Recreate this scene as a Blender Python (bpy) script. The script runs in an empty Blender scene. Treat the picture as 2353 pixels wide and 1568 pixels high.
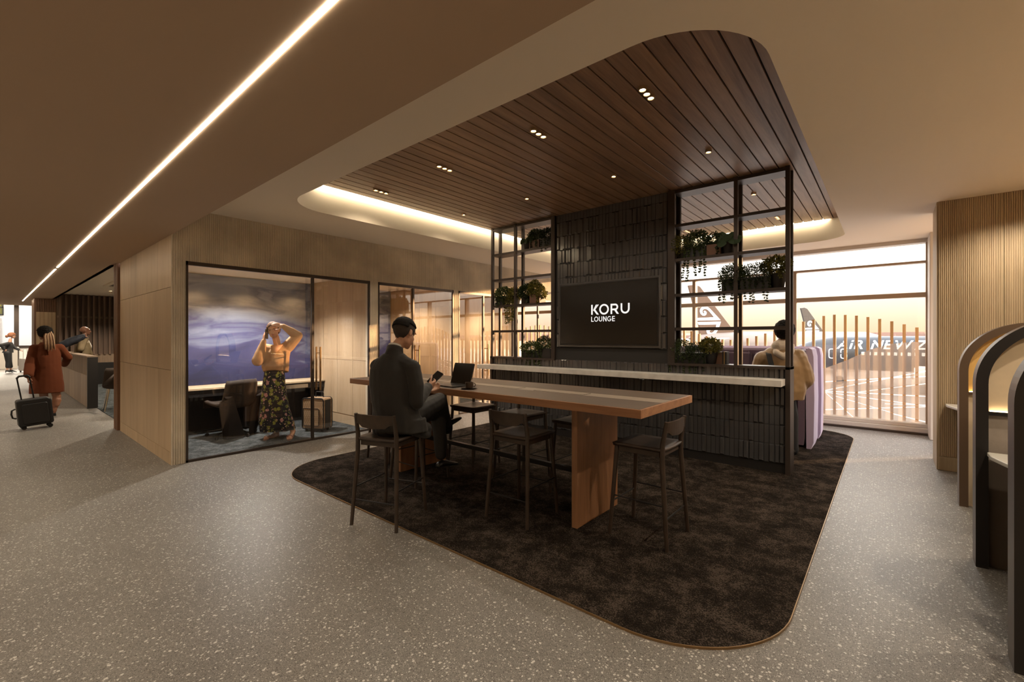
import bpy, bmesh, math, random
from mathutils import Vector, Matrix, noise

# ------------------------------------------------------------------ camera
SC = bpy.context.scene
COL = SC.collection
F_PX, CX, CAM_H = 1025.0, 1176.5, 1.5
YAW = math.atan2(2043 - CX, F_PX)
cam_d = bpy.data.cameras.new('camera'); cam = bpy.data.objects.new('camera', cam_d); COL.objects.link(cam)
cam_d.sensor_width = 36.0; cam_d.lens = F_PX * 36.0 / 2353.0
cam_d.shift_y = -7.0 / 2353.0; cam_d.clip_end = 6000; cam_d.clip_start = 0.05
cam.location = (0, 0, CAM_H); cam.rotation_euler = (math.radians(90), 0, YAW)
SC.camera = cam

# ------------------------------------------------------------------ sky
SUN_DIR = Vector((0.66, 0.75, 0.135)).normalized()      # towards the sun
world = bpy.data.worlds.new('evening_sky'); SC.world = world; world.use_nodes = True
wn = world.node_tree.nodes; wl = world.node_tree.links; wn.clear()
w_out = wn.new('ShaderNodeOutputWorld'); w_bg = wn.new('ShaderNodeBackground')
w_tc = wn.new('ShaderNodeTexCoord'); w_sep = wn.new('ShaderNodeSeparateXYZ')
w_ramp = wn.new('ShaderNodeValToRGB')
wl.new(w_tc.outputs['Generated'], w_sep.inputs[0]); wl.new(w_sep.outputs['Z'], w_ramp.inputs[0])
er = w_ramp.color_ramp; er.elements[0].position = 0.0; er.elements[0].color = (.165, .112, .070, 1)
er.elements[1].position = 1.0; er.elements[1].color = (0.55, 0.62, 0.74, 1)
for p, c in ((0.03, (.175, .135, .095, 1)), (0.08, (.225, .188, .152, 1)), (0.15, (.36, .335, .30, 1)), (0.30, (.98, .95, .90, 1)), (0.5, (0.78, 0.80, 0.84, 1))):
    e = er.elements.new(p); e.color = c
wl.new(w_ramp.outputs[0], w_bg.inputs['Color']); w_bg.inputs['Strength'].default_value = 2.0
wl.new(w_bg.outputs[0], w_out.inputs[0])

# ------------------------------------------------------------------ sun
sun_d = bpy.data.lights.new('sun', 'SUN'); sun = bpy.data.objects.new('sun', sun_d); COL.objects.link(sun)
sun_d.energy = 2.8; sun_d.color = (1.0, 0.62, 0.32); sun_d.angle = math.radians(1.2)
sun.rotation_euler = (-SUN_DIR).to_track_quat('-Z', 'Y').to_euler(); sun.location = (20, 30, 12)

# ------------------------------------------------------------------ exposure
vs = SC.view_settings
vs.view_transform = 'Standard'; vs.look = 'None'; vs.gamma = 1.0; vs.exposure = 1.95
vs.use_curve_mapping = False
# ------------------------------------------------------------------ helpers
R = math.radians
def V(*a): return Vector(a)
XF = {}                                     # world matrices of the things' empties
class MB:
    """collects simple solids into one mesh"""
    def __init__(s): s.v = []; s.f = []
    def add(s, vs_, fs):
        n = len(s.v); s.v += [Vector(p) for p in vs_]; s.f += [tuple(i + n for i in q) for q in fs]; return s
    def box(s, x0, x1, y0, y1, z0, z1):
        return s.add([(x0,y0,z0),(x1,y0,z0),(x1,y1,z0),(x0,y1,z0),(x0,y0,z1),(x1,y0,z1),(x1,y1,z1),(x0,y1,z1)],
                     [(0,3,2,1),(4,5,6,7),(0,1,5,4),(1,2,6,5),(2,3,7,6),(3,0,4,7)])
    def hexa(s, b, t):                      # four bottom + four top corners
        return s.add(list(b) + list(t), [(0,3,2,1),(4,5,6,7),(0,1,5,4),(1,2,6,5),(2,3,7,6),(3,0,4,7)])
    def prism(s, poly, z0, z1, axis='z'):   # poly of 2d points pushed along an axis
        def P(a, b, h): return {'z': (a,b,h), 'y': (a,h,b), 'x': (h,a,b)}[axis]
        n = len(poly)
        s.add([P(a,b,z0) for a,b in poly] + [P(a,b,z1) for a,b in poly],
              [tuple(range(n))[::-1], tuple(range(n, 2*n))] + [(i,(i+1)%n,n+(i+1)%n,n+i) for i in range(n)])
        return s
    def loft(s, rings, caps=True, closed=True):
        n = len(rings[0]); k = len(s.v); m = len(rings)
        for r in rings: s.v += [Vector(p) for p in r]
        w = n if closed else n - 1
        for j in range(m-1):
            for i in range(w):
                s.f.append((k+j*n+i, k+j*n+(i+1)%n, k+(j+1)*n+(i+1)%n, k+(j+1)*n+i))
        if caps: s.f.append(tuple(k+i for i in range(n))[::-1]); s.f.append(tuple(k+(m-1)*n+i for i in range(n)))
        return s
    def tube(s, pts, r, n=10, caps=True, flat=1.0):
        pts = [Vector(p) for p in pts]; rr = r if isinstance(r, (list, tuple)) else [r]*len(pts)
        rings = []; up = None
        for i, p in enumerate(pts):
            d = (pts[min(i+1,len(pts)-1)] - pts[max(i-1,0)]).normalized()
            if up is None:
                up = Vector((0,0,1)) if abs(d.z) < .9 else Vector((1,0,0))
            a = d.cross(up).normalized(); b = a.cross(d).normalized(); up = b
            rings.append([p + a*math.cos(t)*rr[i] + b*math.sin(t)*rr[i]*flat for t in [2*math.pi*q/n for q in range(n)]])
        return s.loft(rings, caps)
    def lathe(s, prof, c=(0,0,0), n=24, caps=True):   # prof [(r,z)]
        c = Vector(c)
        return s.loft([[c + Vector((r*math.cos(2*math.pi*q/n), r*math.sin(2*math.pi*q/n), z)) for q in range(n)] for r, z in prof], caps)
    def ell(s, c, rad, M=None, n=14, m=9):
        c = Vector(c); rings = []
        for j in range(m+1):
            t = -math.pi/2 + math.pi*(j+.02)/(m+.04)
            rg = []
            for i in range(n):
                u = 2*math.pi*i/n
                p = Vector((rad[0]*math.cos(t)*math.cos(u), rad[1]*math.cos(t)*math.sin(u), rad[2]*math.sin(t)))
                rg.append(c + (M @ p if M else p))
            rings.append(rg)
        return s.loft(rings)
    def cap(s, p0, p1, r0, r1=None, n=12):            # rounded tapering limb
        p0 = Vector(p0); p1 = Vector(p1); r1 = r0 if r1 is None else r1
        d = (p1-p0); L = d.length
        if L < 1e-6: return s.ell(p0, (r0,)*3)
        d /= L; up = Vector((0,0,1)) if abs(d.z) < .9 else Vector((1,0,0))
        a = d.cross(up).normalized(); b = a.cross(d)
        rings = []
        for t in (-.98,-.7,-.38,0): rings.append((p0 + d*r0*t, r0*math.sqrt(1-t*t)))
        for t in (0,.38,.7,.98): rings.append((p1 + d*r1*t, r1*math.sqrt(1-t*t)))
        return s.loft([[q + (a*math.cos(2*math.pi*i/n) + b*math.sin(2*math.pi*i/n))*rr for i in range(n)] for q, rr in rings])
    def chain(s, pts, rad, n=12):
        for i in range(len(pts)-1): s.cap(pts[i], pts[i+1], rad[i], rad[i+1], n)
        return s
    def xf(s, M):
        s.v = [M @ p for p in s.v]; return s
    def merge(s, o):
        return s.add(o.v, o.f)
    def mesh(s, name, off=None, smooth=False, bevel=0, seg=1, inv=None):
        me = bpy.data.meshes.new(name)
        pts = [(inv @ p) if inv else p for p in s.v]
        if off is not None: pts = [p - off for p in pts]
        me.from_pydata([tuple(p) for p in pts], [], s.f)
        if bevel:
            bm = bmesh.new(); bm.from_mesh(me)
            bmesh.ops.recalc_face_normals(bm, faces=bm.faces)
            bmesh.ops.bevel(bm, geom=[e for e in bm.edges if len(e.link_faces) == 2 and e.calc_face_angle(0) > .5], offset=bevel, segments=seg, affect='EDGES', clamp_overlap=True)
            bm.to_mesh(me); bm.free()
        else:
            bm = bmesh.new(); bm.from_mesh(me); bmesh.ops.recalc_face_normals(bm, faces=bm.faces); bm.to_mesh(me); bm.free()
        if smooth:
            me.polygons.foreach_set('use_smooth', [True]*len(me.polygons))
            if smooth == 'auto': me.set_sharp_from_angle(angle=R(35))
        return me
    def build(s, name, mat, parent=None, smooth=False, bevel=0, seg=1, local=False):
        off = None; inv = None
        if parent is None:
            lo = Vector([min(p[i] for p in s.v) for i in range(3)]); hi = Vector([max(p[i] for p in s.v) for i in range(3)])
            off = Vector(((lo.x+hi.x)/2, (lo.y+hi.y)/2, lo.z))
        elif not local:
            inv = XF[parent.name].inverted()
        me = s.mesh(name, off, smooth, bevel, seg, inv)
        o = bpy.data.objects.new(name, me); COL.objects.link(o)
        if mat is not None: me.materials.append(mat)
        if parent is None: o.location = off; XF[o.name] = Matrix.Translation(off)
        else: o.parent = parent; XF[o.name] = XF[parent.name].copy()
        return o
def tag(o, label=None, cat=None, group=None, kind=None):
    if label: o['label'] = label
    if cat: o['category'] = cat
    if group: o['group'] = group
    if kind: o['kind'] = kind
    return o
def thing(name, label, cat, loc=(0,0,0), rz=0, group=None, kind=None):
    o = bpy.data.objects.new(name, None); COL.objects.link(o)
    o.location = loc; o.rotation_euler = (0,0,rz); o.empty_display_size = .1
    XF[o.name] = Matrix.Translation(Vector(loc)) @ Matrix.Rotation(rz, 4, 'Z')
    return tag(o, label, cat, group, kind)
def struct(name, label=None): 
    o = thing(name, label, None); o['kind'] = 'structure'; return o
def link_copy(src, parent, M=None):
    c = src.copy(); COL.objects.link(c); c.parent = parent
    if M is not None: c.matrix_local = M
    return c
def dup(root, loc, rz, label=None):
    r = root.copy(); COL.objects.link(r); r.location = loc; r.rotation_euler = (0,0,rz)
    XF[r.name] = Matrix.Translation(Vector(loc)) @ Matrix.Rotation(rz, 4, 'Z')
    if label: r['label'] = label
    for ch in list(root.children):
        c = ch.copy(); COL.objects.link(c); c.parent = r
        for g in list(ch.children):
            d = g.copy(); COL.objects.link(d); d.parent = c
    return r
def rrect(x0, x1, y0, y1, r, n=12):
    """rounded rectangle; r = (x0y0, x1y0, x1y1, x0y1) radii"""
    pts = []
    for (cx, cy, a0, q) in ((x0+r[0],y0+r[0],180,r[0]), (x1-r[1],y0+r[1],270,r[1]), (x1-r[2],y1-r[2],0,r[2]), (x0+r[3],y1-r[3],90,r[3])):
        for i in range(n+1):
            a = R(a0 + 90*i/n); pts.append((cx + q*math.cos(a), cy + q*math.sin(a)))
    return pts
def organic(mb, name, mat, parent, voxel=.007, smooth=4, fold=0.0, fscale=9.0, local=True):
    """fuse overlapping volumes into one continuous surface"""
    me = mb.mesh('tmp'); o = bpy.data.objects.new('tmp', me); COL.objects.link(o)
    m = o.modifiers.new('r', 'REMESH'); m.mode = 'VOXEL'; m.voxel_size = voxel
    if smooth: k = o.modifiers.new('s', 'SMOOTH'); k.iterations = smooth; k.factor = .5
    bpy.context.view_layer.update()
    dg = bpy.context.evaluated_depsgraph_get()
    res = bpy.data.meshes.new_from_object(o.evaluated_get(dg)); res.name = name
    bpy.data.objects.remove(o); bpy.data.meshes.remove(me)
    if fold:
        nr = [n.vector.copy() for n in res.vertex_normals]
        for vtx, nn in zip(res.vertices, nr):
            p = vtx.co * fscale
            q = noise.noise(Vector((p.x*1.4, p.y*1.4, p.z*.7))) + .5*noise.noise(p*2.7)
            vtx.co += nn * (fold*q)
    res.polygons.foreach_set('use_smooth', [True]*len(res.polygons))
    res.materials.clear(); res.materials.append(mat)
    ob = bpy.data.objects.new(name, res); COL.objects.link(ob)
    if parent is not None:
        ob.parent = parent; XF[ob.name] = XF[parent.name].copy()
        if not local: res.transform(XF[parent.name].inverted())
    return ob

# ------------------------------------------------------------------ materials
def newmat(name):
    m = bpy.data.materials.new(name); m.use_nodes = True
    nt = m.node_tree; b = nt.nodes['Principled BSDF']; return m, nt.nodes, nt.links, b
def plain(name, c, rough=.6, metal=0, spec=.5, bump=0, bscale=80, var=0, vscale=6, coat=0, emis=None, estr=0, sheen=0):
    m, n, l, b = newmat(name)
    b.inputs['Base Color'].default_value = (*c, 1); b.inputs['Roughness'].default_value = rough
    b.inputs['Metallic'].default_value = metal; b.inputs['Specular IOR Level'].default_value = spec
    if coat: b.inputs['Coat Weight'].default_value = coat; b.inputs['Coat Roughness'].default_value = .1
    if sheen: b.inputs['Sheen Weight'].default_value = sheen
    if emis: b.inputs['Emission Color'].default_value = (*emis, 1); b.inputs['Emission Strength'].default_value = estr
    tc = n.new('ShaderNodeTexCoord')
    if bump:
        t = n.new('ShaderNodeTexNoise'); t.inputs['Scale'].default_value = bscale; t.inputs['Detail'].default_value = 4
        l.new(tc.outputs['Object'], t.inputs['Vector'])
        bp = n.new('ShaderNodeBump'); bp.inputs['Strength'].default_value = bump; bp.inputs['Distance'].default_value = .01
        l.new(t.outputs['Fac'], bp.inputs['Height']); l.new(bp.outputs[0], b.inputs['Normal'])
    if var:
        t = n.new('ShaderNodeTexNoise'); t.inputs['Scale'].default_value = vscale; t.inputs['Detail'].default_value = 5
        l.new(tc.outputs['Object'], t.inputs['Vector'])
        rp = n.new('ShaderNodeValToRGB'); rp.color_ramp.elements[0].position = .3; rp.color_ramp.elements[1].position = .7
        rp.color_ramp.elements[0].color = (*[x*(1-var) for x in c], 1); rp.color_ramp.elements[1].color = (*[min(1, x*(1+var)) for x in c], 1)
        l.new(t.outputs['Fac'], rp.inputs[0]); l.new(rp.outputs[0], b.inputs['Base Color'])
    return m
def wood(name, c1, c2, axis='z', rough=.5, scale=6, stretch=14, c3=None, rnd=.12, bump=.08):
    """grain runs along axis; every board differs a little"""
    m, n, l, b = newmat(name)
    tc = n.new('ShaderNodeTexCoord'); oi = n.new('ShaderNodeObjectInfo'); mp = n.new('ShaderNodeMapping')
    s = [scale]*3; s['xyz'.index(axis)] = scale/stretch; mp.inputs['Scale'].default_value = s
    off = n.new('ShaderNodeVectorMath'); off.operation = 'SCALE'; off.inputs[0].default_value = (37, 21, 13)
    l.new(oi.outputs['Random'], off.inputs['Scale']); l.new(tc.outputs['Object'], mp.inputs['Vector']); l.new(off.outputs[0], mp.inputs['Location'])
    t = n.new('ShaderNodeTexNoise'); t.inputs['Scale'].default_value = 1.0; t.inputs['Detail'].default_value = 6; t.inputs['Roughness'].default_value = .65; t.inputs['Distortion'].default_value = .6
    l.new(mp.outputs[0], t.inputs['Vector'])
    t2 = n.new('ShaderNodeTexNoise'); t2.inputs['Scale'].default_value = 7.0; t2.inputs['Detail'].default_value = 3
    l.new(mp.outputs[0], t2.inputs['Vector'])
    mx = n.new('ShaderNodeMath'); mx.operation = 'MULTIPLY_ADD'; mx.inputs[1].default_value = .35; l.new(t2.outputs['Fac'], mx.inputs[0]); l.new(t.outputs['Fac'], mx.inputs[2])
    rp = n.new('ShaderNodeValToRGB'); rp.color_ramp.elements[0].position = .45; rp.color_ramp.elements[1].position = .92
    rp.color_ramp.elements[0].color = (*c1, 1); rp.color_ramp.elements[1].color = (*c2, 1)
    if c3: e = rp.color_ramp.elements.new(.66); e.color = (*c3, 1)
    l.new(mx.outputs[0], rp.inputs[0])
    hs = n.new('ShaderNodeHueSaturation'); mr = n.new('ShaderNodeMapRange')
    mr.inputs['To Min'].default_value = 1 - rnd; mr.inputs['To Max'].default_value = 1 + rnd
    l.new(oi.outputs['Random'], mr.inputs['Value']); l.new(mr.outputs[0], hs.inputs['Value']); l.new(rp.outputs[0], hs.inputs['Color'])
    l.new(hs.outputs[0], b.inputs['Base Color']); b.inputs['Roughness'].default_value = rough
    bp = n.new('ShaderNodeBump'); bp.inputs['Strength'].default_value = bump; bp.inputs['Distance'].default_value = .004
    l.new(mx.outputs[0], bp.inputs['Height']); l.new(bp.outputs[0], b.inputs['Normal'])
    return m
def emit(name, c, s):
    m = bpy.data.materials.new(name); m.use_nodes = True; n = m.node_tree.nodes; n.clear()
    e = n.new('ShaderNodeEmission'); o = n.new('ShaderNodeOutputMaterial'); e.inputs[0].default_value = (*c, 1); e.inputs[1].default_value = s
    m.node_tree.links.new(e.outputs[0], o.inputs[0]); return m
def glass(name, tint=(1,1,1), ior=1.5, rough=0.0, mult=1.0):
    """thin pane: clear with a fresnel reflection, lets light and shadow through"""
    m = bpy.data.materials.new(name); m.use_nodes = True; n = m.node_tree.nodes; l = m.node_tree.links; n.clear()
    o = n.new('ShaderNodeOutputMaterial'); t = n.new('ShaderNodeBsdfTransparent'); g = n.new('ShaderNodeBsdfGlossy'); mx = n.new('ShaderNodeMixShader')
    t.inputs[0].default_value = (*tint, 1); g.inputs['Roughness'].default_value = rough; g.inputs['Color'].default_value = (1,1,1,1)
    lw = n.new('ShaderNodeFresnel'); lw.inputs['IOR'].default_value = ior
    geo = n.new('ShaderNodeNewGeometry'); inv = n.new('ShaderNodeMath'); inv.operation = 'MULTIPLY'; inv.inputs[1].default_value = mult
    # a pane seen from its back must not act like the inside of a solid
    mixi = n.new('ShaderNodeMix'); mixi.data_type = 'FLOAT'; mixi.inputs['A'].default_value = ior; mixi.inputs['B'].default_value = 1/ior
    l.new(geo.outputs['Backfacing'], mixi.inputs['Factor']); l.new(mixi.outputs['Result'], lw.inputs['IOR'])
    l.new(lw.outputs[0], inv.inputs[0]); l.new(inv.outputs[0], mx.inputs[0]); l.new(t.outputs[0], mx.inputs[1]); l.new(g.outputs[0], mx.inputs[2]); l.new(mx.outputs[0], o.inputs[0])
    return m
def terrazzo():
    m, n, l, b = newmat('terrazzo')
    tc = n.new('ShaderNodeTexCoord')
    nz = n.new('ShaderNodeTexNoise'); nz.inputs['Scale'].default_value = 1.1; nz.inputs['Detail'].default_value = 6
    l.new(tc.outputs['Object'], nz.inputs['Vector'])
    base = n.new('ShaderNodeValToRGB'); base.color_ramp.elements[0].position = .3; base.color_ramp.elements[1].position = .75
    base.color_ramp.elements[0].color = (.135,.126,.114,1); base.color_ramp.elements[1].color = (.188,.175,.158,1)
    l.new(nz.outputs['Fac'], base.inputs[0]); col = base.outputs[0]
    dist = n.new('ShaderNodeTexNoise'); dist.inputs['Scale'].default_value = 60; dist.inputs['Detail'].default_value = 2; l.new(tc.outputs['Object'], dist.inputs['Vector'])
    vm = n.new('ShaderNodeVectorMath'); vm.operation = 'MULTIPLY_ADD'; vm.inputs[1].default_value = (.012,)*3
    l.new(dist.outputs['Color'], vm.inputs[0]); l.new(tc.outputs['Object'], vm.inputs[2])
    for sc, thr, pick, c in ((170,.32,.52,(.30,.28,.25)), (150,.32,.55,(.045,.040,.036)), (95,.32,.60,(.075,.066,.058)), (110,.28,.66,(.36,.34,.31)), (62,.30,.70,(.46,.44,.41)), (40,.27,.80,(.50,.48,.45))):
        vo = n.new('ShaderNodeTexVoronoi'); vo.inputs['Scale'].default_value = sc; vo.voronoi_dimensions = '3D'
        ad = n.new('ShaderNodeVectorMath'); ad.operation = 'ADD'; ad.inputs[1].default_value = (sc*.37, sc*.11, 0); l.new(vm.outputs[0], ad.inputs[0])
        l.new(ad.outputs[0], vo.inputs['Vector'])
        lt = n.new('ShaderNodeMath'); lt.operation = 'LESS_THAN'; lt.inputs[1].default_value = thr; l.new(vo.outputs['Distance'], lt.inputs[0])
        sp = n.new('ShaderNodeSeparateColor'); l.new(vo.outputs['Color'], sp.inputs[0])
        gt = n.new('ShaderNodeMath'); gt.operation = 'GREATER_THAN'; gt.inputs[1].default_value = pick; l.new(sp.outputs[0], gt.inputs[0])
        mu = n.new('ShaderNodeMath'); mu.operation = 'MULTIPLY'; l.new(lt.outputs[0], mu.inputs[0]); l.new(gt.outputs[0], mu.inputs[1])
        mx = n.new('ShaderNodeMix'); mx.data_type = 'RGBA'; l.new(mu.outputs[0], mx.inputs['Factor']); l.new(col, mx.inputs['A']); mx.inputs['B'].default_value = (*c, 1)
        col = mx.outputs['Result']
    l.new(col, b.inputs['Base Color']); b.inputs['Roughness'].default_value = .42; b.inputs['Specular IOR Level'].default_value = .45
    return m
def carpet(name, c1, c2, c3, scale=1.0):
    m, n, l, b = newmat(name)
    tc = n.new('ShaderNodeTexCoord')
    a = n.new('ShaderNodeTexNoise'); a.inputs['Scale'].default_value = 4.5*scale; a.inputs['Detail'].default_value = 9; a.inputs['Roughness'].default_value = .82
    mp = n.new('ShaderNodeMapping'); mp.inputs['Scale'].default_value = (1, 1, 1); l.new(tc.outputs['Object'], mp.inputs[0]); l.new(mp.outputs[0], a.inputs['Vector'])
    f = n.new('ShaderNodeTexNoise'); f.inputs['Scale'].default_value = 150; f.inputs['Detail'].default_value = 3; l.new(tc.outputs['Object'], f.inputs['Vector'])
    ad = n.new('ShaderNodeMath'); ad.operation = 'MULTIPLY_ADD'; ad.inputs[1].default_value = .75; l.new(f.outputs['Fac'], ad.inputs[0]); l.new(a.outputs['Fac'], ad.inputs[2])
    rp = n.new('ShaderNodeValToRGB'); rp.color_ramp.elements[0].position = .68; rp.color_ramp.elements[1].position = 1.0
    rp.color_ramp.elements[0].color = (*c1, 1); rp.color_ramp.elements[1].color = (*c3, 1); e = rp.color_ramp.elements.new(.88); e.color = (*c2, 1)
    l.new(ad.outputs[0], rp.inputs[0]); l.new(rp.outputs[0], b.inputs['Base Color'])
    b.inputs['Roughness'].default_value = .95; b.inputs['Specular IOR Level'].default_value = .02
    bp = n.new('ShaderNodeBump'); bp.inputs['Strength'].default_value = .7; bp.inputs['Distance'].default_value = .01; l.new(f.outputs['Fac'], bp.inputs['Height']); l.new(bp.outputs[0], b.inputs['Normal'])
    return m
def mural_mat():
    m, n, l, b = newmat('mural_print')
    tc = n.new('ShaderNodeTexCoord'); mp = n.new('ShaderNodeMapping'); mp.inputs['Scale'].default_value = (.5, .5, 1.6); l.new(tc.outputs['Object'], mp.inputs[0])
    w = n.new('ShaderNodeTexNoise'); w.inputs['Scale'].default_value = 1.6; w.inputs['Detail'].default_value = 7; w.inputs['Distortion'].default_value = .9; l.new(mp.outputs[0], w.inputs['Vector'])
    sp = n.new('ShaderNodeSeparateXYZ'); l.new(tc.outputs['Object'], sp.inputs[0])
    # painted layers from deep indigo at the foot to pale grey at the top
    ad = n.new('ShaderNodeMath'); ad.operation = 'MULTIPLY_ADD'; ad.inputs[1].default_value = .29; ad.inputs[2].default_value = -.03; l.new(sp.outputs['Z'], ad.inputs[0])
    a2 = n.new('ShaderNodeMath'); a2.operation = 'MULTIPLY_ADD'; a2.inputs[1].default_value = .55; l.new(w.outputs['Fac'], a2.inputs[0]); l.new(ad.outputs[0], a2.inputs[2])
    rp = n.new('ShaderNodeValToRGB'); r = rp.color_ramp
    r.elements[0].position = .18; r.elements[0].color = (.016,.018,.055,1); r.elements[1].position = .98; r.elements[1].color = (.10,.10,.12,1)
    for p, c in ((.30,(.030,.034,.11)), (.40,(.045,.05,.15)), (.44,(.15,.17,.27)), (.50,(.06,.068,.18)), (.56,(.23,.26,.35)), (.62,(.32,.36,.45)), (.66,(.14,.165,.25)), (.72,(.28,.32,.40)), (.80,(.19,.22,.30)), (.86,(.33,.36,.43))):
        e = r.elements.new(p); e.color = (*c, 1)
    l.new(a2.outputs[0], rp.inputs[0]); l.new(rp.outputs[0], b.inputs['Base Color']); b.inputs['Roughness'].default_value = .7
    return m
def floral():
    m, n, l, b = newmat('floral_cloth')
    tc = n.new('ShaderNodeTexCoord'); col = None
    base = n.new('ShaderNodeRGB'); base.outputs[0].default_value = (.006,.006,.012,1); col = base.outputs[0]
    nz = n.new('ShaderNodeTexNoise'); nz.inputs['Scale'].default_value = 26; nz.inputs['Detail'].default_value = 2; l.new(tc.outputs['Object'], nz.inputs['Vector'])
    for sc, thr, pick, c, k in ((15,.42,.45,(.23,.24,.035),.05), (21,.34,.52,(.09,.13,.03),.04), (13,.36,.62,(.45,.22,.21),.05), (30,.30,.60,(.55,.33,.30),.03), (34,.25,.7,(.34,.33,.10),.03)):
        vm = n.new('ShaderNodeVectorMath'); vm.operation = 'MULTIPLY_ADD'; vm.inputs[1].default_value = (k,)*3; l.new(nz.outputs['Color'], vm.inputs[0]); l.new(tc.outputs['Object'], vm.inputs[2])
        ad = n.new('ShaderNodeVectorMath'); ad.operation = 'ADD'; ad.inputs[1].default_value = (sc*.31, sc*.17, sc*.05); l.new(vm.outputs[0], ad.inputs[0])
        vo = n.new('ShaderNodeTexVoronoi'); vo.inputs['Scale'].default_value = sc; l.new(ad.outputs[0], vo.inputs['Vector'])
        lt = n.new('ShaderNodeMath'); lt.operation = 'LESS_THAN'; lt.inputs[1].default_value = thr; l.new(vo.outputs['Distance'], lt.inputs[0])
        sp = n.new('ShaderNodeSeparateColor'); l.new(vo.outputs['Color'], sp.inputs[0])
        gt = n.new('ShaderNodeMath'); gt.operation = 'GREATER_THAN'; gt.inputs[1].default_value = pick; l.new(sp.outputs[1], gt.inputs[0])
        mu = n.new('ShaderNodeMath'); mu.operation = 'MULTIPLY'; l.new(lt.outputs[0], mu.inputs[0]); l.new(gt.outputs[0], mu.inputs[1])
        mx = n.new('ShaderNodeMix'); mx.data_type = 'RGBA'; l.new(mu.outputs[0], mx.inputs['Factor']); l.new(col, mx.inputs['A']); mx.inputs['B'].default_value = (*c, 1); col = mx.outputs['Result']
    l.new(col, b.inputs['Base Color']); b.inputs['Roughness'].default_value = .8
    return m
def checker_case():
    m, n, l, b = newmat('diamond_canvas')
    tc = n.new('ShaderNodeTexCoord'); mp = n.new('ShaderNodeMapping'); mp.inputs['Rotation'].default_value = (R(45), R(45), R(0)); l.new(tc.outputs['Object'], mp.inputs[0])
    ck = n.new('ShaderNodeTexChecker'); ck.inputs['Scale'].default_value = 38; ck.inputs['Color1'].default_value = (.42,.29,.17,1); ck.inputs['Color2'].default_value = (.30,.19,.10,1); l.new(mp.outputs[0], ck.inputs[0])
    l.new(ck.outputs[0], b.inputs['Base Color']); b.inputs['Roughness'].default_value = .6
    return m
def film_mat():
    m = bpy.data.materials.new('frosted_film'); m.use_nodes = True; n = m.node_tree.nodes; l = m.node_tree.links; n.clear()
    o = n.new('ShaderNodeOutputMaterial'); t = n.new('ShaderNodeBsdfTransparent'); tr = n.new('ShaderNodeBsdfTranslucent'); df = n.new('ShaderNodeBsdfDiffuse')
    tr.inputs[0].default_value = (.30,.25,.21,1); df.inputs[0].default_value = (.52,.46,.40,1); t.inputs[0].default_value = (.80,.71,.62,1)
    a = n.new('ShaderNodeMixShader'); a.inputs[0].default_value = .45; l.new(tr.outputs[0], a.inputs[1]); l.new(df.outputs[0], a.inputs[2])
    c = n.new('ShaderNodeMixShader'); c.inputs[0].default_value = .36; l.new(a.outputs[0], c.inputs[1]); l.new(t.outputs[0], c.inputs[2]); l.new(c.outputs[0], o.inputs[0])
    return m
def leafmat(name, c1, c2):
    m, n, l, b = newmat(name)
    g = n.new('ShaderNodeNewGeometry'); rp = n.new('ShaderNodeValToRGB')
    rp.color_ramp.elements[0].color = (*c1, 1); rp.color_ramp.elements[1].color = (*c2, 1)
    l.new(g.outputs['Random Per Island'], rp.inputs[0]); l.new(rp.outputs[0], b.inputs['Base Color'])
    b.inputs['Roughness'].default_value = .45
    tr = n.new('ShaderNodeBsdfTranslucent'); l.new(rp.outputs[0], tr.inputs[0]); mx = n.new('ShaderNodeMixShader'); mx.inputs[0].default_value = .35
    o = n['Material Output']; l.new(b.outputs[0], mx.inputs[1]); l.new(tr.outputs[0], mx.inputs[2]); l.new(mx.outputs[0], o.inputs[0])
    return m
M = {}
M['terrazzo'] = terrazzo()
M['rug'] = carpet('rug_pile', (.007,.0052,.0043), (.020,.0155,.0125), (.072,.056,.045))
M['room_carpet'] = carpet('room_carpet', (.018,.022,.025), (.055,.064,.070), (.16,.175,.18), 1.6)
M['ceiling'] = plain('ceiling_paint', (.80,.71,.585), .85)
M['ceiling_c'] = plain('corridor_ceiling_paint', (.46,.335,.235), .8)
M['cove'] = plain('cove_paint', (.62,.54,.42), .8)
M['plank'] = wood('ceiling_plank_wood', (.165,.092,.056), (.37,.225,.138), 'y', .45, 9, 16, (.265,.155,.093))
M['black_gap'] = plain('dark_void', (.006,.005,.005), .9)
M['clad'] = plain('ribbed_cladding', (.58,.50,.385), .7, var=.22, vscale=2.2, bump=.15, bscale=60)
M['pale_wood'] = wood('pale_panel_wood', (.36,.25,.145), (.52,.385,.24), 'z', .5, 3, 10, (.44,.32,.195), .10)
M['room_wood'] = wood('room_panel_wood', (.42,.30,.185), (.56,.43,.29), 'z', .5, 3, 10, (.5,.37,.235), .05)
M['wall_wood'] = wood('ribbed_oak', (.27,.20,.12), (.47,.37,.24), 'z', .55, 5, 20, (.37,.285,.18), .06)
M['dark_wood'] = wood('dark_slat_wood', (.075,.046,.031), (.19,.122,.083), 'z', .5, 6, 18, (.12,.076,.052), .2)
M['fin'] = wood('fin_wood', (.10,.045,.022), (.23,.115,.06), 'z', .5, 6, 18, None, .2)
M['desk_wood'] = wood('desk_wood', (.17,.115,.075), (.31,.225,.155), 'z', .5, 4, 12, None, .12)
M['table_edge'] = wood('table_edge_wood', (.22,.095,.042), (.42,.215,.105), 'x', .42, 8, 14, (.31,.15,.07), .05)
M['table_leg'] = wood('table_leg_wood', (.16,.072,.034), (.36,.185,.092), 'z', .42, 7, 14, (.26,.13,.063), .05)
M['table_top'] = plain('table_leather', (.105,.072,.050), .52, var=.08, vscale=3)
M['table_strip'] = plain('table_centre_strip', (.27,.215,.165), .5, var=.06)
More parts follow.
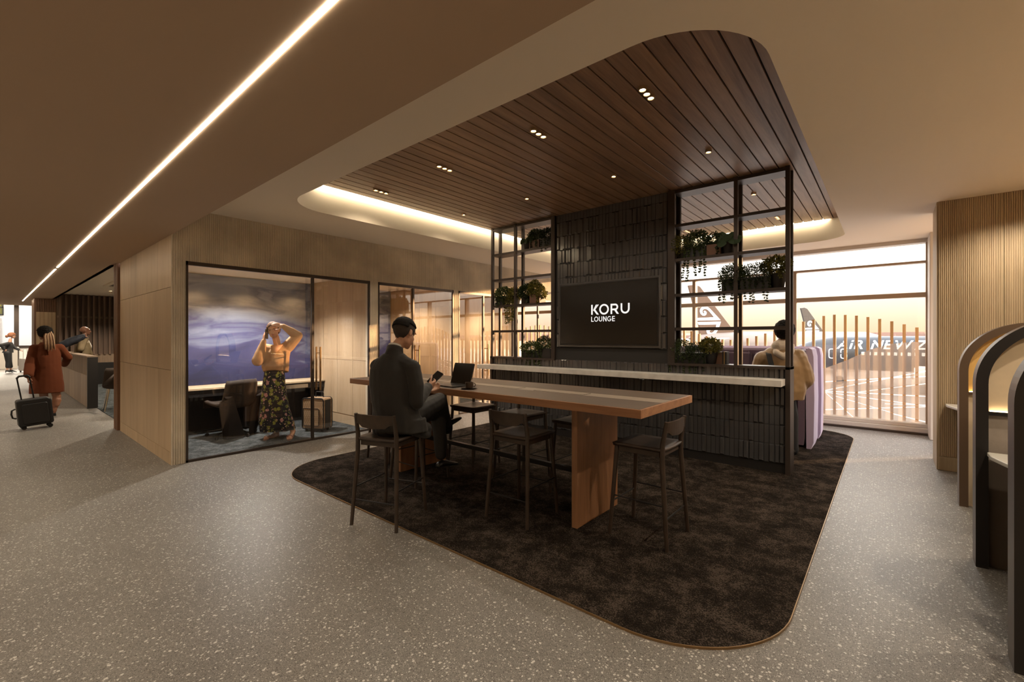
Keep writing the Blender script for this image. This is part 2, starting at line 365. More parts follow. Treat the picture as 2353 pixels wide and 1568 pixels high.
M['stool'] = plain('stool_stain', (.040,.026,.018), .42, var=.25, vscale=14)
M['steel'] = plain('shelf_steel', (.050,.038,.032), .45, .4)
M['bronze'] = plain('bronze_frame', (.060,.045,.036), .38, .55)
M['bronze2'] = plain('brown_lacquer', (.085,.052,.030), .45)
M['lacquer'] = plain('black_lacquer', (.016,.013,.012), .4)
M['bronze3'] = plain('bronze_brushed', (.095,.068,.052), .42, .5)
M['black_metal'] = plain('black_metal', (.014,.013,.013), .45, .4)
M['chrome'] = plain('chrome', (.55,.53,.50), .22, 1)
M['tile'] = plain('glazed_tile', (.055,.054,.056), .17, 0, .9, var=.2, vscale=3)
M['grout'] = plain('dark_grout', (.022,.020,.019), .9)
M['stone'] = plain('pale_stone', (.62,.595,.56), .4, var=.12, vscale=9, bump=.03)
M['kick'] = plain('black_kickboard', (.010,.009,.009), .5)
M['screen'] = plain('screen_glass', (.011,.009,.008), .22, 0, .5)
M['screen_frame'] = plain('screen_bezel', (.008,.007,.007), .35)
M['led'] = emit('led_strip', (1.0, .84, .62), 9.0)
M['led_cove'] = emit('led_cove', (1.0, .84, .60), 6.0)
M['led_booth'] = emit('led_booth', (1.0, .72, .40), 3.0)
M['lamp_glow'] = emit('downlight_glow', (1.0, .78, .5), 9.0)
M['lamp_ring'] = plain('downlight_ring', (.55,.40,.24), .35, .7)
M['letter'] = emit('screen_lettering', (1.0, .95, .90), .26)
M['glass'] = glass('window_glass', (.97,.97,.96), 1.45, mult=.8)
M['room_glass'] = glass('partition_glass', (.90,.88,.87), 1.9)
M['room_glass_a'] = glass('partition_glass_clear', (.95,.94,.93), 1.62)
M['film'] = film_mat()
M['mural'] = mural_mat()
M['alu'] = plain('window_frame_alu', (.36,.27,.19), .45, .3)
M['white'] = plain('white_paint', (.56,.52,.465), .6)
M['white_b'] = plain('white_board', (.75,.73,.70), .5)
M['post_wood'] = wood('fence_post_wood', (.36,.19,.07), (.60,.36,.15), 'z', .6, 5, 12, None, .12)
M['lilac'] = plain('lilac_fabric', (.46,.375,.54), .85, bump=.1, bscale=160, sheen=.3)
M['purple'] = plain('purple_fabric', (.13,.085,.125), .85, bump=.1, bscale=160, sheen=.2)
M['black_fab'] = plain('black_fabric', (.012,.011,.012), .85, bump=.1, bscale=120)
M['brass'] = plain('brass', (.55,.36,.13), .3, .9)
M['handle'] = plain('bronze_handle', (.30,.19,.09), .35, .8)
M['acc_yellow'] = wood('honey_panel', (.62,.36,.10), (.80,.52,.18), 'z', .45, 4, 10, None, .03)
M['acc_cream'] = plain('cream_panel', (.62,.50,.34), .6, var=.07, vscale=9)
M['acc_grey'] = plain('grey_felt_panel', (.34,.29,.245), .8, var=.1, vscale=12, bump=.1)
M['acc_taupe'] = plain('taupe_panel', (.135,.105,.083), .6, var=.06)
M['stonegrey'] = plain('pale_desktop', (.55,.54,.50), .35, var=.06, vscale=20)
M['chair_grey'] = plain('charcoal_felt', (.045,.047,.042), .85, bump=.1, bscale=120)
M['chair_brown'] = plain('brown_upholstery', (.045,.032,.024), .75, bump=.08, bscale=120)
M['laptop'] = plain('graphite_metal', (.045,.042,.040), .35, .6)
M['laptop_screen'] = plain('laptop_screen', (.004,.004,.004), .12)
M['mug'] = plain('brown_ceramic', (.045,.03,.022), .3)
M['skin'] = plain('skin_light', (.52,.29,.19), .5, var=.08, vscale=20)
M['skin_w'] = plain('skin_warm', (.50,.26,.155), .5, var=.06, vscale=20)
M['skin_d'] = plain('skin_brown', (.27,.125,.075), .5, var=.08, vscale=20)
M['hair_d'] = plain('dark_hair', (.009,.007,.006), .8, spec=.2)
M['hair_stub'] = plain('cropped_hair', (.035,.024,.018), .8, bump=.4, bscale=320)
M['hair_b'] = plain('brown_hair', (.075,.030,.012), .75, spec=.2)
M['hair_red'] = plain('auburn_hair', (.24,.10,.05), .7, spec=.3)
M['braid'] = plain('blond_braid', (.42,.27,.16), .6, bump=.5, bscale=200)
M['suit'] = plain('charcoal_suit', (.013,.012,.0115), .72, bump=.08, bscale=300, sheen=.12)
M['trouser'] = plain('charcoal_trouser', (.012,.0115,.0115), .6, bump=.06, bscale=300)
M['shoe'] = plain('black_leather', (.008,.008,.008), .3)
M['shirt'] = plain('white_shirt', (.72,.70,.67), .7)
M['sweater'] = plain('camel_knit', (.40,.235,.12), .9, bump=.12, bscale=260)
M['floral'] = floral()
M['coat'] = plain('rust_wool', (.105,.028,.010), .9, bump=.1, bscale=200, spec=.2)
M['puffer'] = plain('tan_nylon', (.30,.19,.095), .42, var=.1, vscale=5)
M['hood'] = plain('cream_fleece', (.62,.53,.43), .9, bump=.3, bscale=90)
M['khaki'] = plain('khaki_jacket', (.19,.14,.075), .75, var=.1)
M['mustard'] = plain('mustard_trousers', (.42,.21,.05), .8)
M['navy'] = plain('navy_canvas', (.016,.020,.032), .7, bump=.1)
M['case_black'] = plain('black_nylon', (.010,.010,.011), .55, bump=.12, bscale=150)
M['case_grey'] = plain('grey_polycarbonate', (.40,.37,.34), .4)
M['case_canvas'] = checker_case()
M['sandal'] = plain('tan_strap', (.42,.20,.14), .5)
M['pot'] = plain('black_planter', (.014,.013,.013), .5)
M['pot_br'] = plain('copper_planter', (.115,.055,.032), .5)
M['soil'] = plain('potting_soil', (.02,.013,.009), 1)
M['leaf_ivy'] = leafmat('ivy_leaf', (.020,.036,.010), (.085,.115,.030))
M['leaf_dark'] = leafmat('dark_leaf', (.012,.022,.008), (.045,.065,.020))
M['leaf_gold'] = leafmat('golden_leaf', (.060,.070,.014), (.24,.20,.035))
M['leaf_fern'] = leafmat('fern_leaf', (.030,.050,.022), (.09,.13,.05))
M['leaf_big'] = leafmat('philodendron_leaf', (.030,.055,.024), (.06,.09,.045))
M['plane_black'] = plain('aircraft_black', (.028,.027,.027), .4)
M['plane_fin'] = plain('aircraft_fin', (.085,.042,.022), .5)  # base darkened so the sunlit side of the fin looks shaded
M['plane_white'] = plain('aircraft_white', (.85,.82,.78), .4)
M['plane_grey'] = plain('aircraft_grey', (.22,.17,.14), .5)
M['plane_mark'] = plain('aircraft_marking', (.9,.88,.84), .5)
M['apron'] = plain('apron_concrete', (.30,.26,.225), .7, var=.15, vscale=.05)
M['field'] = plain('dry_grass', (.42,.27,.13), .9, var=.35, vscale=.02)
M['city'] = plain('distant_buildings', (.24,.155,.13), .9, var=.3, vscale=.01)
M['hills'] = plain('distant_hills', (.50,.37,.31), 1)
M['eye'] = plain('dark_eye', (.02,.012,.01), .2)
M['lip'] = plain('lip', (.42,.12,.09), .5)
M['brow'] = plain('brow', (.03,.018,.012), .8)
# ------------------------------------------------------------------ the room
Z1, Z2, ZP = 2.715, 3.05, 3.37          # corridor ceiling, lounge ceiling, plank underside
XG, YC, YW, XR = -6.45, 1.418, 9.5, 1.6 # glazed wall, corridor wall, window wall, right wall
o = MB().box(-46, XR+.2, -3.2, YW+.35, -.3, 0).build('floor', M['terrazzo']); tag(o, 'speckled grey-beige terrazzo floor', None, kind='structure')
# lounge ceiling with the rounded coffer opening
def ceiling():
    bm = bmesh.new()
    inner = rrect(-5.36, -.50, 2.22, 8.64, (.5,.55,.42,.5), 14)
    outer = [(XG, YC), (XR, YC), (XR, YW), (XG, YW)]
    iv = [bm.verts.new((x,y,Z2)) for x,y in inner]; ov = [bm.verts.new((x,y,Z2)) for x,y in outer]
    ed = [bm.edges.new((iv[i], iv[(i+1)%len(iv)])) for i in range(len(iv))] + [bm.edges.new((ov[i], ov[(i+1)%4])) for i in range(4)]
    bmesh.ops.triangle_fill(bm, edges=ed, use_beauty=True)
    top = [bm.verts.new((v.co.x, v.co.y, Z2+.20)) for v in ov]
    for i in range(4): bm.faces.new((ov[i], ov[(i+1)%4], top[(i+1)%4], top[i]))
    me = bpy.data.meshes.new('ceiling'); bm.to_mesh(me); bm.free(); me.materials.append(M['ceiling'])
    o = bpy.data.objects.new('ceiling', me); COL.objects.link(o); tag(o, 'smooth beige lounge ceiling around the rounded timber recess', kind='structure')
    XF[o.name] = Matrix.Identity(4)
    mb = MB(); n = len(inner)
    cx_, cy_ = -2.93, 5.43
    r0 = [(x,y,Z2) for x,y in inner]; r1 = [(x,y,Z2+.30) for x,y in inner]; r2 = [(x,y,Z2+.52) for x,y in inner]
    mb.loft([r0, r1, r2], caps=False)
    c = mb.build('cove_wall', M['cove'], o, smooth='auto'); c['label'] = 'pale curved upstand around the timber ceiling recess'
    mb = MB().prism([(x,y) for x,y in inner], Z2+.52, Z2+.55); mb.build('recess_top', M['black_gap'], o)
    return o
CEIL = ceiling()
# ceiling planks, one object each
tim = struct('ceiling_timber', 'recessed walnut board ceiling with dark joints')
pl = MB().box(-.0605, .0605, -3.205, 3.12, 0, .02).mesh('plank', bevel=.002); pl.materials.append(M['plank'])
for i in range(36):
    x = -.795 + .0662 + .132 - .1323*i
    if x < -5.30: break
    p = bpy.data.objects.new('plank', pl); COL.objects.link(p); p.parent = tim; p.location = (x, 5.445, ZP)
MB().box(-5.24, -.5, 2.22, 8.56, ZP+.022, ZP+.03).build('joint_backing', M['black_gap'], tim)
# cove lights
led = thing('cove_light', 'long white LED strip glowing along the recess beside the glazed rooms', 'light', (-5.30, 5.2, ZP))
MB().box(-5.335, -5.262, 2.55, 8.45, ZP+.004, ZP+.016).build('diffuser', M['led_cove'], led)
MB().box(-5.345, -5.25, 2.5, 8.5, ZP+.017, ZP+.035).build('housing', M['white'], led)
led = thing('cove_light', 'LED strip glowing along the recess edge nearest the windows', 'light', (-2.9, 8.59, ZP))
MB().box(-5.1, -.72, 8.565, 8.615, ZP+.004, ZP+.016).build('diffuser', M['led_cove'], led)
MB().box(-5.15, -.70, 8.56, 8.625, ZP+.017, ZP+.035).build('housing', M['white'], led)
# corridor ceiling and its bulkhead
o = MB().box(-24.6, XR+.2, -3.2, YC, Z1, Z1+.10).build('ceiling_corridor', M['ceiling_c']); tag(o, 'brown-lit plain corridor ceiling', kind='structure')
o = MB().box(XG, XR+.2, YC-.12, YC, Z1+.10, Z2+.3).build('trim_1', M['ceiling_c']); tag(o, 'bulkhead between the corridor and the lounge ceiling', kind='structure')
for i, (xa, xb) in enumerate(((1.5, -10.95), (-11.2, -21.7))):
    st = thing('linear_light', ['long recessed linear light in the corridor ceiling beside the lounge', 'shorter linear light farther down the corridor ceiling'][i], 'light', ((xa+xb)/2, .81, Z1))
    MB().box(xb, xa, .801, .819, Z1-.004, Z1-.001).build('diffuser', M['led'], st)
for x in (-6, -12): pass
# outer closing walls (behind and beside the camera)
o = MB().box(XR, XR+.2, -3.2, 7.0, 0, Z2+.3).build('wall_right', M['pale_wood']); tag(o, 'pale timber wall behind the arched booths', kind='structure')
o = MB().box(-46, XR+.2, -3.4, -3.2, 0, Z2+.3).build('wall_back', M['pale_wood']); tag(o, 'pale timber wall along the other side of the corridor', kind='structure')

# ---- timber end wall with ribs, beside the booths
ww = struct('wall_front', 'ribbed oak wall block beside the windows')
MB().box(.43, XR, 7.02, 7.6, 0, Z2).build('core', M['wall_wood'], ww)
def ribs(x0, x1, z0, z1, y, pitch, depth, axis='x'):
    mb = MB(); n = int(round((x1-x0)/pitch)); poly = []
    for i in range(n):
        a = x0 + i*pitch; poly += [(a, y), (a+pitch*.12, y-depth), (a+pitch*.62, y-depth), (a+pitch*.74, y)]
    poly.append((x1, y)); k = len(poly)
    def P(a, b, z): return (a, b, z) if axis == 'x' else (b, a, z)
    mb.add([P(a,b,z0) for a,b in poly] + [P(a,b,z1) for a,b in poly], [(i,i+1,k+i+1,k+i) for i in range(k-1)])
    mb.add([P(x0,y,z0),P(x1,y,z0),P(x1,y+.01,z0),P(x0,y+.01,z0),P(x0,y,z1),P(x1,y,z1),P(x1,y+.01,z1),P(x0,y+.01,z1)], [(0,3,2,1),(4,5,6,7),(2,3,7,6)])
    return mb
for a, b in ((.43,.930), (.937,1.6)):
    ribs(a, b, .16, Z2, 7.015, .0165, .007).build('ribbed_panel', M['wall_wood'], ww)
MB().box(.428, 1.6, 7.0, 7.02, 0, .155).build('skirting', M['wall_wood'], ww, bevel=.004)
MB().box(.415, .43, 7.02, 7.6, 0, Z2).build('side_panel', M['wall_wood'], ww)
o = MB().box(.455, .75, 8.95, YW, 0, Z2).build('trim_2', M['white'], bevel=.01); tag(o, 'pale column at the end of the window wall', kind='structure')

o = MB().box(.72, XR+.2, YW-.1, YW+.1, 0, Z2+.3).build('wall_window_end', M['white']); tag(o, 'plain wall at the end of the windows', kind='structure')
# ---- window wall
win = struct('window_1', 'full-height lounge windows onto the airfield')
ZB = .16
mull = [.466 - 1.77*k for k in range(7)]      # .466, -1.304, ...
for i, x in enumerate(mull):
    MB().box(x-.03, x+.03, YW-.06, YW+.08, 0, Z2-.03 if i == 0 else 2.70).build('mullion', M['alu'], win, bevel=.004)
for z0, z1, nm in ((2.675,2.71,'transom'), (2.14,2.215,'transom')):
    MB().box(mull[-1], mull[0], YW-.05, YW+.07, z0, z1).build(nm, M['alu'], win, bevel=.004)
MB().box(mull[-1], mull[0], YW-.08, YW+.1, 2.99, Z2).build('head', M['white'], win)
s = MB().box(mull[-1], .46, YW-.10, YW+.1, .10, ZB).box(mull[-1], .46, YW-.16, YW+.1, .03, .10); s.build('sill', M['white'], win, bevel=.006)
MB().box(mull[-1], .46, YW-.2, YW+.1, 0, .03).build('sill_shadow_gap', M['bronze'], win)
for i in range(6):
    MB().box(mull[i+1]+.03, mull[i]-.03, YW-.003, YW+.003, ZB, 2.99).build('pane', M['glass'], win)
# frosted film with a mountain outline and clear lines
LN = [(-.859,.733,.015,.851,.016), (-.859,.582,.467,.991,.016), (.015,.854,.467,.902,.016), (-.42,.583,.467,.792,.014), (-.859,.571,.467,.588,.016),
      (-.859,.554,.467,.434,.012), (-.854,.549,-.463,.158,.015), (-.854,.247,.467,.429,.012), (.046,.273,.467,.18,.014), (-.718,.499,.039,.288,.009), (-.057,.424,.467,.454,.010)]
def film(x0, x1, dx, flip, top):
    mb = MB(); n = 150; st = (x1-x0)/n
    def u(x): 
        t = x - dx
        return -(t) - .42 if flip else t
    def cuts(x):
        r = []
        for a,b,c,d,w in LN:
            t = u(x)
            if a <= t <= c:
                z = b + (d-b)*(t-a)/(c-a); r.append((z-w/2, z+w/2))
        r.sort(); out = []; lo = ZB
        for a, b in r:
            if a > lo: out.append((lo, a))
            lo = max(lo, b)
        out.append((lo, top(u(x)))); return out
    for i in range(n):
        a = x0 + i*st; A = cuts(a + st*.02); B = cuts(a + st*.98)
        if len(A) != len(B): B = A
        for (p, q), (r_, s_) in zip(A, B):
            if q > p: mb.add([(a,YW-.006,p),(a+st,YW-.006,r_),(a+st,YW-.006,s_),(a,YW-.006,q)], [(0,1,2,3)])
    return mb
def hill(t):
    pts = [(-1.4,.80), (-.851,.972), (-.54,1.126), (-.241,1.306), (.018,1.404), (.29,1.439), (.469,1.423)]
    if t <= pts[0][0]: return pts[0][1]
    for (a,b),(c,d) in zip(pts, pts[1:]):
        if t <= c: return b + (d-b)*(t-a)/(c-a)
    return 1.42
film(mull[1]+.03, mull[0]-.03, 0, False, hill).build('frosted_film', M['film'], win)
film(mull[2]+.03, mull[1]-.03, -1.77, False, lambda t: .62 + .1*math.sin(t*2)).build('frosted_film', M['film'], win)
film(mull[3]+.03, mull[2]-.03, -3.54, True, lambda t: .70 + .08*math.sin(t*3)).build('frosted_film', M['film'], win)
film(mull[4]+.03, mull[3]-.03, -5.31, False, lambda t: .80 + .12*math.sin(t*2+1)).build('frosted_film', M['film'], win)
film(mull[5]+.03, mull[4]-.03, -7.08, True, lambda t: .95 + .1*math.sin(t*2)).build('frosted_film', M['film'], win)

# ---- glazed meeting-room wall
gw = struct('wall_left', 'ribbed stone-coloured cladding around the glazed meeting rooms')
DH = 2.425
bays = [(1.562, 3.106, 4.046), (4.200, 4.914, 5.866), (6.005, 6.704, 7.66), (7.80, 8.6, 9.44)]
edges = [YC] + [q for b in bays for q in (b[0], b[2])] + [YW]
def rib_y(y0, y1, z0, z1): 
    mb = ribs(y0, y1, z0, z1, 0, .0226, .007)
    mb.v = [Vector((XG - p.y, p.x, p.z)) for p in mb.v]; return mb      # ribs face +X
for k in range(0, len(edges), 2):
    rib_y(edges[k], edges[k+1], 0, DH).build('ribbed_pier', M['clad'], gw)
    MB().box(XG-.12, XG-.011, edges[k] + (.015 if k == 0 else 0), edges[k+1], 0, DH).build('pier_core', M['clad'], gw)
ys = [YC, 4.12, 6.0, 7.73, YW]
for a, b in zip(ys, ys[1:]):
    rib_y(a+.001, b-.001, DH, Z2).build('ribbed_header', M['clad'], gw)
MB().box(XG-.12, XG-.011, YC+.015, YW, DH, Z2).build('header_core', M['clad'], gw)
for i, (a, m_, b) in enumerate(bays):
    g = struct('window_%d' % (i+2), 'dark-framed glass front of a meeting room')
    t = .022
    MB().box(XG-.03, XG+.012, a, a+t, 0, DH).build('frame_jamb', M['bronze'], g)
    MB().box(XG-.03, XG+.012, b-t, b, 0, DH).build('frame_jamb', M['bronze'], g)
    MB().box(XG-.03, XG+.012, a, b, DH-.045, DH).build('frame_head', M['bronze'], g)
    MB().box(XG-.03, XG+.012, a, b, 0, .028).build('frame_sill', M['bronze'], g)
    MB().box(XG-.03, XG+.014, m_-.016, m_+.016, .028, DH-.045).build('door_stile', M['bronze'], g)
    MB().box(XG-.008, XG-.002, a+t, m_-.016, .028, DH-.045).build('pane', M['room_glass_a' if i == 0 else 'room_glass'], g)
    MB().box(XG-.008, XG-.002, m_+.016, b-t, .028, DH-.045).build('pane', M['room_glass_a' if i == 0 else 'room_glass'], g)
    for sx in (1, -1):
        hx = XG + sx*.062; hy = m_ + .085
        hb = MB().tube([(hx, hy, .73), (hx, hy, 1.37)], .0135, 10)
        for z in (.82, 1.28): hb.tube([(hx, hy, z), (XG, hy, z)], .008, 8)
        h = hb.build('handle', M['handle'], g, smooth='auto'); h['label'] = 'long bronze pull handle'
# rooms behind the glass
XB = -8.52
def wall_panels(par, y, zs, xs, face):
    """panelled partition at y: separate boards with fine joints"""
    for a, b in zip(xs, xs[1:]):
        for c, d in zip(zs, zs[1:]):
            MB().box(a+.003, b-.003, y-.012 if face < 0 else y, y if face < 0 else y+.012, c+.003, d-.003).build('wall_panel', M['room_wood'], par)
for k, (y0, y1) in enumerate(((4.06, 4.19), (5.88, 5.99), (7.67, 7.79))):
    rm = struct('wall_room_%d' % (k+1), 'pale panelled partition between two meeting rooms')
    MB().box(XB-.5, XG-.12, y0+.012, y1-.012, 0, DH+.12).build('partition_core', M['room_wood'], rm)
    wall_panels(rm, y0+.012, (.17, 1.12, 2.13, DH+.1), (XB, -8.006, -7.51, -6.994, XG-.12), -1)
    wall_panels(rm, y1-.012, (.17, 1.12, 2.13, DH+.1), (XB, -8.006, -7.51, -6.994, XG-.12), 1)
    MB().box(XB, XG-.12, y0-.012, y0, 0, .16).build('skirting', M['room_wood'], rm)
for nm, bx_, mt in (('wall_room_4', (XB-.5, XG-.12, YC+.105, YC+.13, 0, DH+.12), 'room_wood'), ('wall_far', (XB-.12, XB, YC+.14, 7.72, 0, Z2), 'room_wood'), ('wall_far_end', (-10.4, -10.3, 7.72, YW, 0, Z2), 'room_wood'),
                    ('ceiling_rooms', (XB-2.0, XG-.12, YC+.11, YW+.1, DH+.12, DH+.2), 'ceiling'), ('floor_room_1', (XB, XG-.02, 1.52, 4.07, 0, .012), 'room_carpet'), ('floor_room_2', (XB, XG-.02, 4.18, 7.68, 0, .012), 'room_carpet')):
    o = MB().box(*bx_).build(nm, M[mt]); tag(o, 'part of the glazed meeting rooms', kind='structure')

# ---- corridor wall of pale boards
cw = struct('wall_side', 'pale timber boards on the corridor side of the meeting rooms')
MB().box(-9.5, XG-.012, YC+.014, YC+.10, 0, Z1).build('core', M['dark_wood'], cw)
xs = [-9.5, -8.72, -8.25, -7.67, -7.05, XG]
for a, b in zip(xs, xs[1:]):
    for c, d in ((0,.145),(.15,1.115),(1.12,2.10),(2.105,Z1)):
        MB().box(a+.0015, b-.0015, YC, YC+.014, c, d).build('board', M['pale_wood'], cw)
tf = struct('trim_3', 'dark brown timber fins at the end of the corridor boards')
for i in range(4):
    x = -9.56 - i*.085
    MB().box(x-.022, x+.022, YC-.03, YC+.09, 0, Z1).build('fin', M['fin'], tf)
MB().box(-9.9, -9.5, YC+.09, YC+.11, 0, Z1).build('fin_backing', M['black_gap'], tf)
# ------------------------------------------------------------------ downlights
def spot(parent, loc, power, ang=140, col=(1,.84,.64), blend=.6, rad=.03):
    d = bpy.data.lights.new('lamp', 'SPOT'); d.energy = power; d.color = col; d.spot_size = R(ang); d.spot_blend = blend; d.shadow_soft_size = rad
    o = bpy.data.objects.new('lamp', d); COL.objects.link(o); o.parent = parent; o.location = loc; return o
def downlight(loc, offs, power, name, label, group, zc, col=(1,.84,.64)):
    t = thing(name, label, 'light', (loc[0], loc[1], zc-.022), 0, group)
    for dy in offs:
        r_ = MB().lathe([(.018,.0215),(.031,.0215),(.033,.010),(.031,0),(.024,.0),(.020,.012)], (0,dy,0), 20, caps=False).build('ring', M['lamp_ring'], t, smooth='auto', local=True)
        MB().lathe([(.021,.010),(.012,.007),(.001,.006)], (0,dy,0), 16).build('lens', M['lamp_glow'], r_, local=True)
    spot(t, (0,0,-.02), power, col=col)
    return t
for x, w_ in ((-1.405,'table end with the slab leg'), (-2.43,'middle of the bar table'), (-3.71,'laptop and the seated man'), (-4.92,'table end beside the glazed rooms')):
    downlight((x, 3.247), (-.075, 0, .075), 9, 'downlight_trio', 'three brass ceiling downlights in a row over the ' + w_, 'triple downlights over the bar table', ZP)
for x, w_ in ((-1.375,'shelving at the window end'), (-2.413,'screen edge farther from the glazed rooms'), (-3.68,'screen edge nearer the glazed rooms'), (-4.89,'shelving beside the glazed rooms')):
    downlight((x, 4.66), (0,), 6, 'downlight', 'single brass ceiling downlight in front of the ' + w_, 'single downlights before the tiled wall', ZP)
for x in (-1.334, -2.41, -3.68, -4.89):
    downlight((x, 6.41), (0,), 6, 'downlight', 'single brass downlight in the timber ceiling behind the tiled wall', 'single downlights behind the tiled wall', ZP)
for x in (-1.315, -2.68, -3.9):
    downlight((x, 7.9), (-.075, 0, .075), 8, 'downlight_trio', 'three brass downlights in a row in the timber ceiling near the windows', 'triple downlights near the windows', ZP)
for i, (y, x) in enumerate(((2.7,-7.4), (5.05,-7.5), (6.85,-7.5))):
    downlight((x, y), (0,), (90,46,52)[i], 'downlight', 'unseen brass downlight added to brighten a glazed meeting room', 'added meeting room downlights', DH+.12, (1,.94,.86) if i == 0 else (1,.80,.56))  # unseen lamps, added to brighten the rooms behind the glass
for x in (.55, -2.5, -5.5, -8.5, -12.5, -16.5, -20.5):
    downlight((x, -1.6), (0,), 52, 'downlight', 'unseen brass downlight added in the corridor ceiling for more light', 'added corridor downlights', Z1)  # out-of-view lamps, added to lift the light on floor and ceilings
for x, y in ((-11.5, 2.4), (-14.5, 2.4), (-17.5, 2.4)):
    downlight((x, y), (0,), 75, 'downlight', 'unseen brass downlight added in the nook ceiling to brighten the nook', 'added nook downlights', 2.86)  # added lamps with no visible source, brightening the dark nook
for x in (-27, -31, -34.5):
    downlight((x, .6), (0,), 220, 'downlight', 'recessed downlight in the white entrance hall ceiling', 'entrance hall downlights', 3.9)
for y in (2.2, 3.65, 4.95, 6.3):
    downlight((1.12, y), (0,), 26, 'downlight', 'unseen brass downlight added above the arched booths to brighten them', 'added booth downlights', Z2)  # added out of view to light the booths and the oak wall
# ------------------------------------------------------------------ rug
rg = struct('floor_carpet', 'dark brown mottled carpet inset with rounded corners under the bar table')
RO = rrect(-5.36, -.40, 2.12, 8.78, (.62,.66,.55,.6), 16)
MB().prism(RO, .0015, .011).build('pile', M['rug'], rg)
def ring(poly, w, z0, z1):
    mb = MB(); n = len(poly); P = [Vector((a,b,0)) for a,b in poly]; out = []
    for i in range(n):
        d = (P[(i+1)%n]-P[i-1]).normalized(); nn = Vector((d.y,-d.x,0)); out.append(P[i]+nn*w)
    mb.loft([[(p.x,p.y,z1) for p in P], [(p.x,p.y,z1) for p in out], [(p.x,p.y,z0) for p in out]], caps=False); return mb
ring(RO, .005, .0, .0115).build('edge_trim', M['handle'], rg)

# ------------------------------------------------------------------ tiled media wall
YT = 5.66; ZL = 1.185
tw = thing('tiled_partition', 'dark glazed tile wall with a taller centre section holding the screen', 'partition', (-3.02, 5.74, 0))
MB().box(-5.19, -.86, YT, 5.84, .10, ZL-.03).build('low_core', M['grout'], tw)
MB().box(-3.90, -2.155, YT, 5.84, ZL-.03, ZP).build('tall_core', M['grout'], tw)
MB().box(-5.19, -.86, YT-.004, 5.84, 0, .115).build('kickboard', M['kick'], tw)
MB().box(-.862, -.815, 5.613, 5.86, 0, ZL).build('end_panel', M['steel'], tw, bevel=.002)
MB().box(-5.24, -5.19, 5.613, 5.86, 0, ZL).build('end_panel', M['steel'], tw, bevel=.002)
MB().box(-5.24, -3.9, 5.613, 5.86, ZL-.03, ZL).build('capping', M['steel'], tw)
MB().box(-2.155, -.815, 5.613, 5.86, ZL-.03, ZL).build('capping', M['steel'], tw)
MB().box(-3.925, -3.90, 5.62, 5.86, ZL, ZP).build('side_trim', M['steel'], tw)
MB().box(-2.155, -2.105, 5.62, 5.86, ZL, ZP).build('side_trim', M['steel'], tw)
random.seed(5)
TW, TH = .0515, .2115
def tile_mesh(kind):
    w, h = TW-.003, TH-.003; mb = MB()
    if kind == 0:
        b, t, zb = (.0015, w-.0015), .0115, .0015
    elif kind == 1: b, t, zb = (w*.06, w*.66), .026, .016
    else: b, t, zb = (w*.20, w*.80), .020, .014
    mb.add([(0,0,0),(w,0,0),(w,0,h),(0,0,h),(0,-.008,0),(w,-.008,0),(w,-.008,h),(0,-.008,h),(b[0],-t,zb),(b[1],-t,zb),(b[1],-t,h-zb),(b[0],-t,h-zb)],
           [(0,1,5,4),(1,2,6,5),(2,3,7,6),(3,0,4,7),(4,5,9,8),(5,6,10,9),(6,7,11,10),(7,4,8,11),(8,9,10,11)])
    return mb
TM = [tile_mesh(k) for k in range(3)]
TMe = []
for k in range(3):
    me = TM[k].mesh('tile'); me.materials.append(M['tile']); TMe.append(me)
spots = []
nl = 84
for c in range(nl):
    for r_ in range(5):
        x = -.864 - TW*(c+1); z = .117 + TH*r_
        if z + TH <= ZL: spots.append((x, z, random.choices((0,1,2), (.62,.30,.08))[0]))
for c in range(33):
    x = -2.158 - TW*(c+1) - .012
    z = 3.255 - TH
    while z > ZL - .02:
        if not (-3.82 < x < -2.30 and 1.30 < z+TH/2 < 2.30):
            spots.append((x, z, random.choices((0,1,2), (.36,.52,.12))[0]))
        z -= TH
    spots.append((x, 3.255, 'half'))
hidden = lambda x, z: (-3.84 < x < -2.24 and 1.38 < z < 2.28)
rank = sorted([s_ for s_ in spots if s_[2] != 'half'], key=lambda s_: (Vector((s_[0], YT, s_[1])) - Vector((0,0,1.5))).length)
tall = [s_ for s_ in rank if s_[1] > 2.0]; low = [s_ for s_ in rank if s_[1] <= 2.0]
single = set(id(s_) for s_ in tall[:130] + low[:170])
rest = MB()
for s_ in spots:
    if s_[2] == 'half':
        q = MB(); q.box(0, TW-.003, -.0115, 0, 0, ZP-3.258); rest.merge(q.xf(Matrix.Translation((s_[0], YT, s_[1])))); continue
    if id(s_) in single:
        o = bpy.data.objects.new('tile', TMe[s_[2]]); COL.objects.link(o); o.parent = tw; o.matrix_parent_inverse = Matrix.Identity(4)
        o.location = Vector((s_[0], YT - .003, s_[1])) - Vector((-3.02, 5.74, 0)); o.rotation_euler = (R(random.uniform(-.7,.7)), 0, R(random.uniform(-2.2,2.2)))
    else:
        q = MB(); q.merge(TM[s_[2]]); rest.merge(q.xf(Matrix.Translation((s_[0], YT, s_[1]))))
o = rest.build('far_tiles', M['tile'], tw); o['kind'] = 'stuff'
# stone ledge
o = MB().box(-5.33, -.862, 5.385, YT-.028, .983, 1.055).build('stone_ledge', M['stone'], bevel=.003)
tag(o, 'long pale stone ledge along the dark tiled wall', 'ledge')

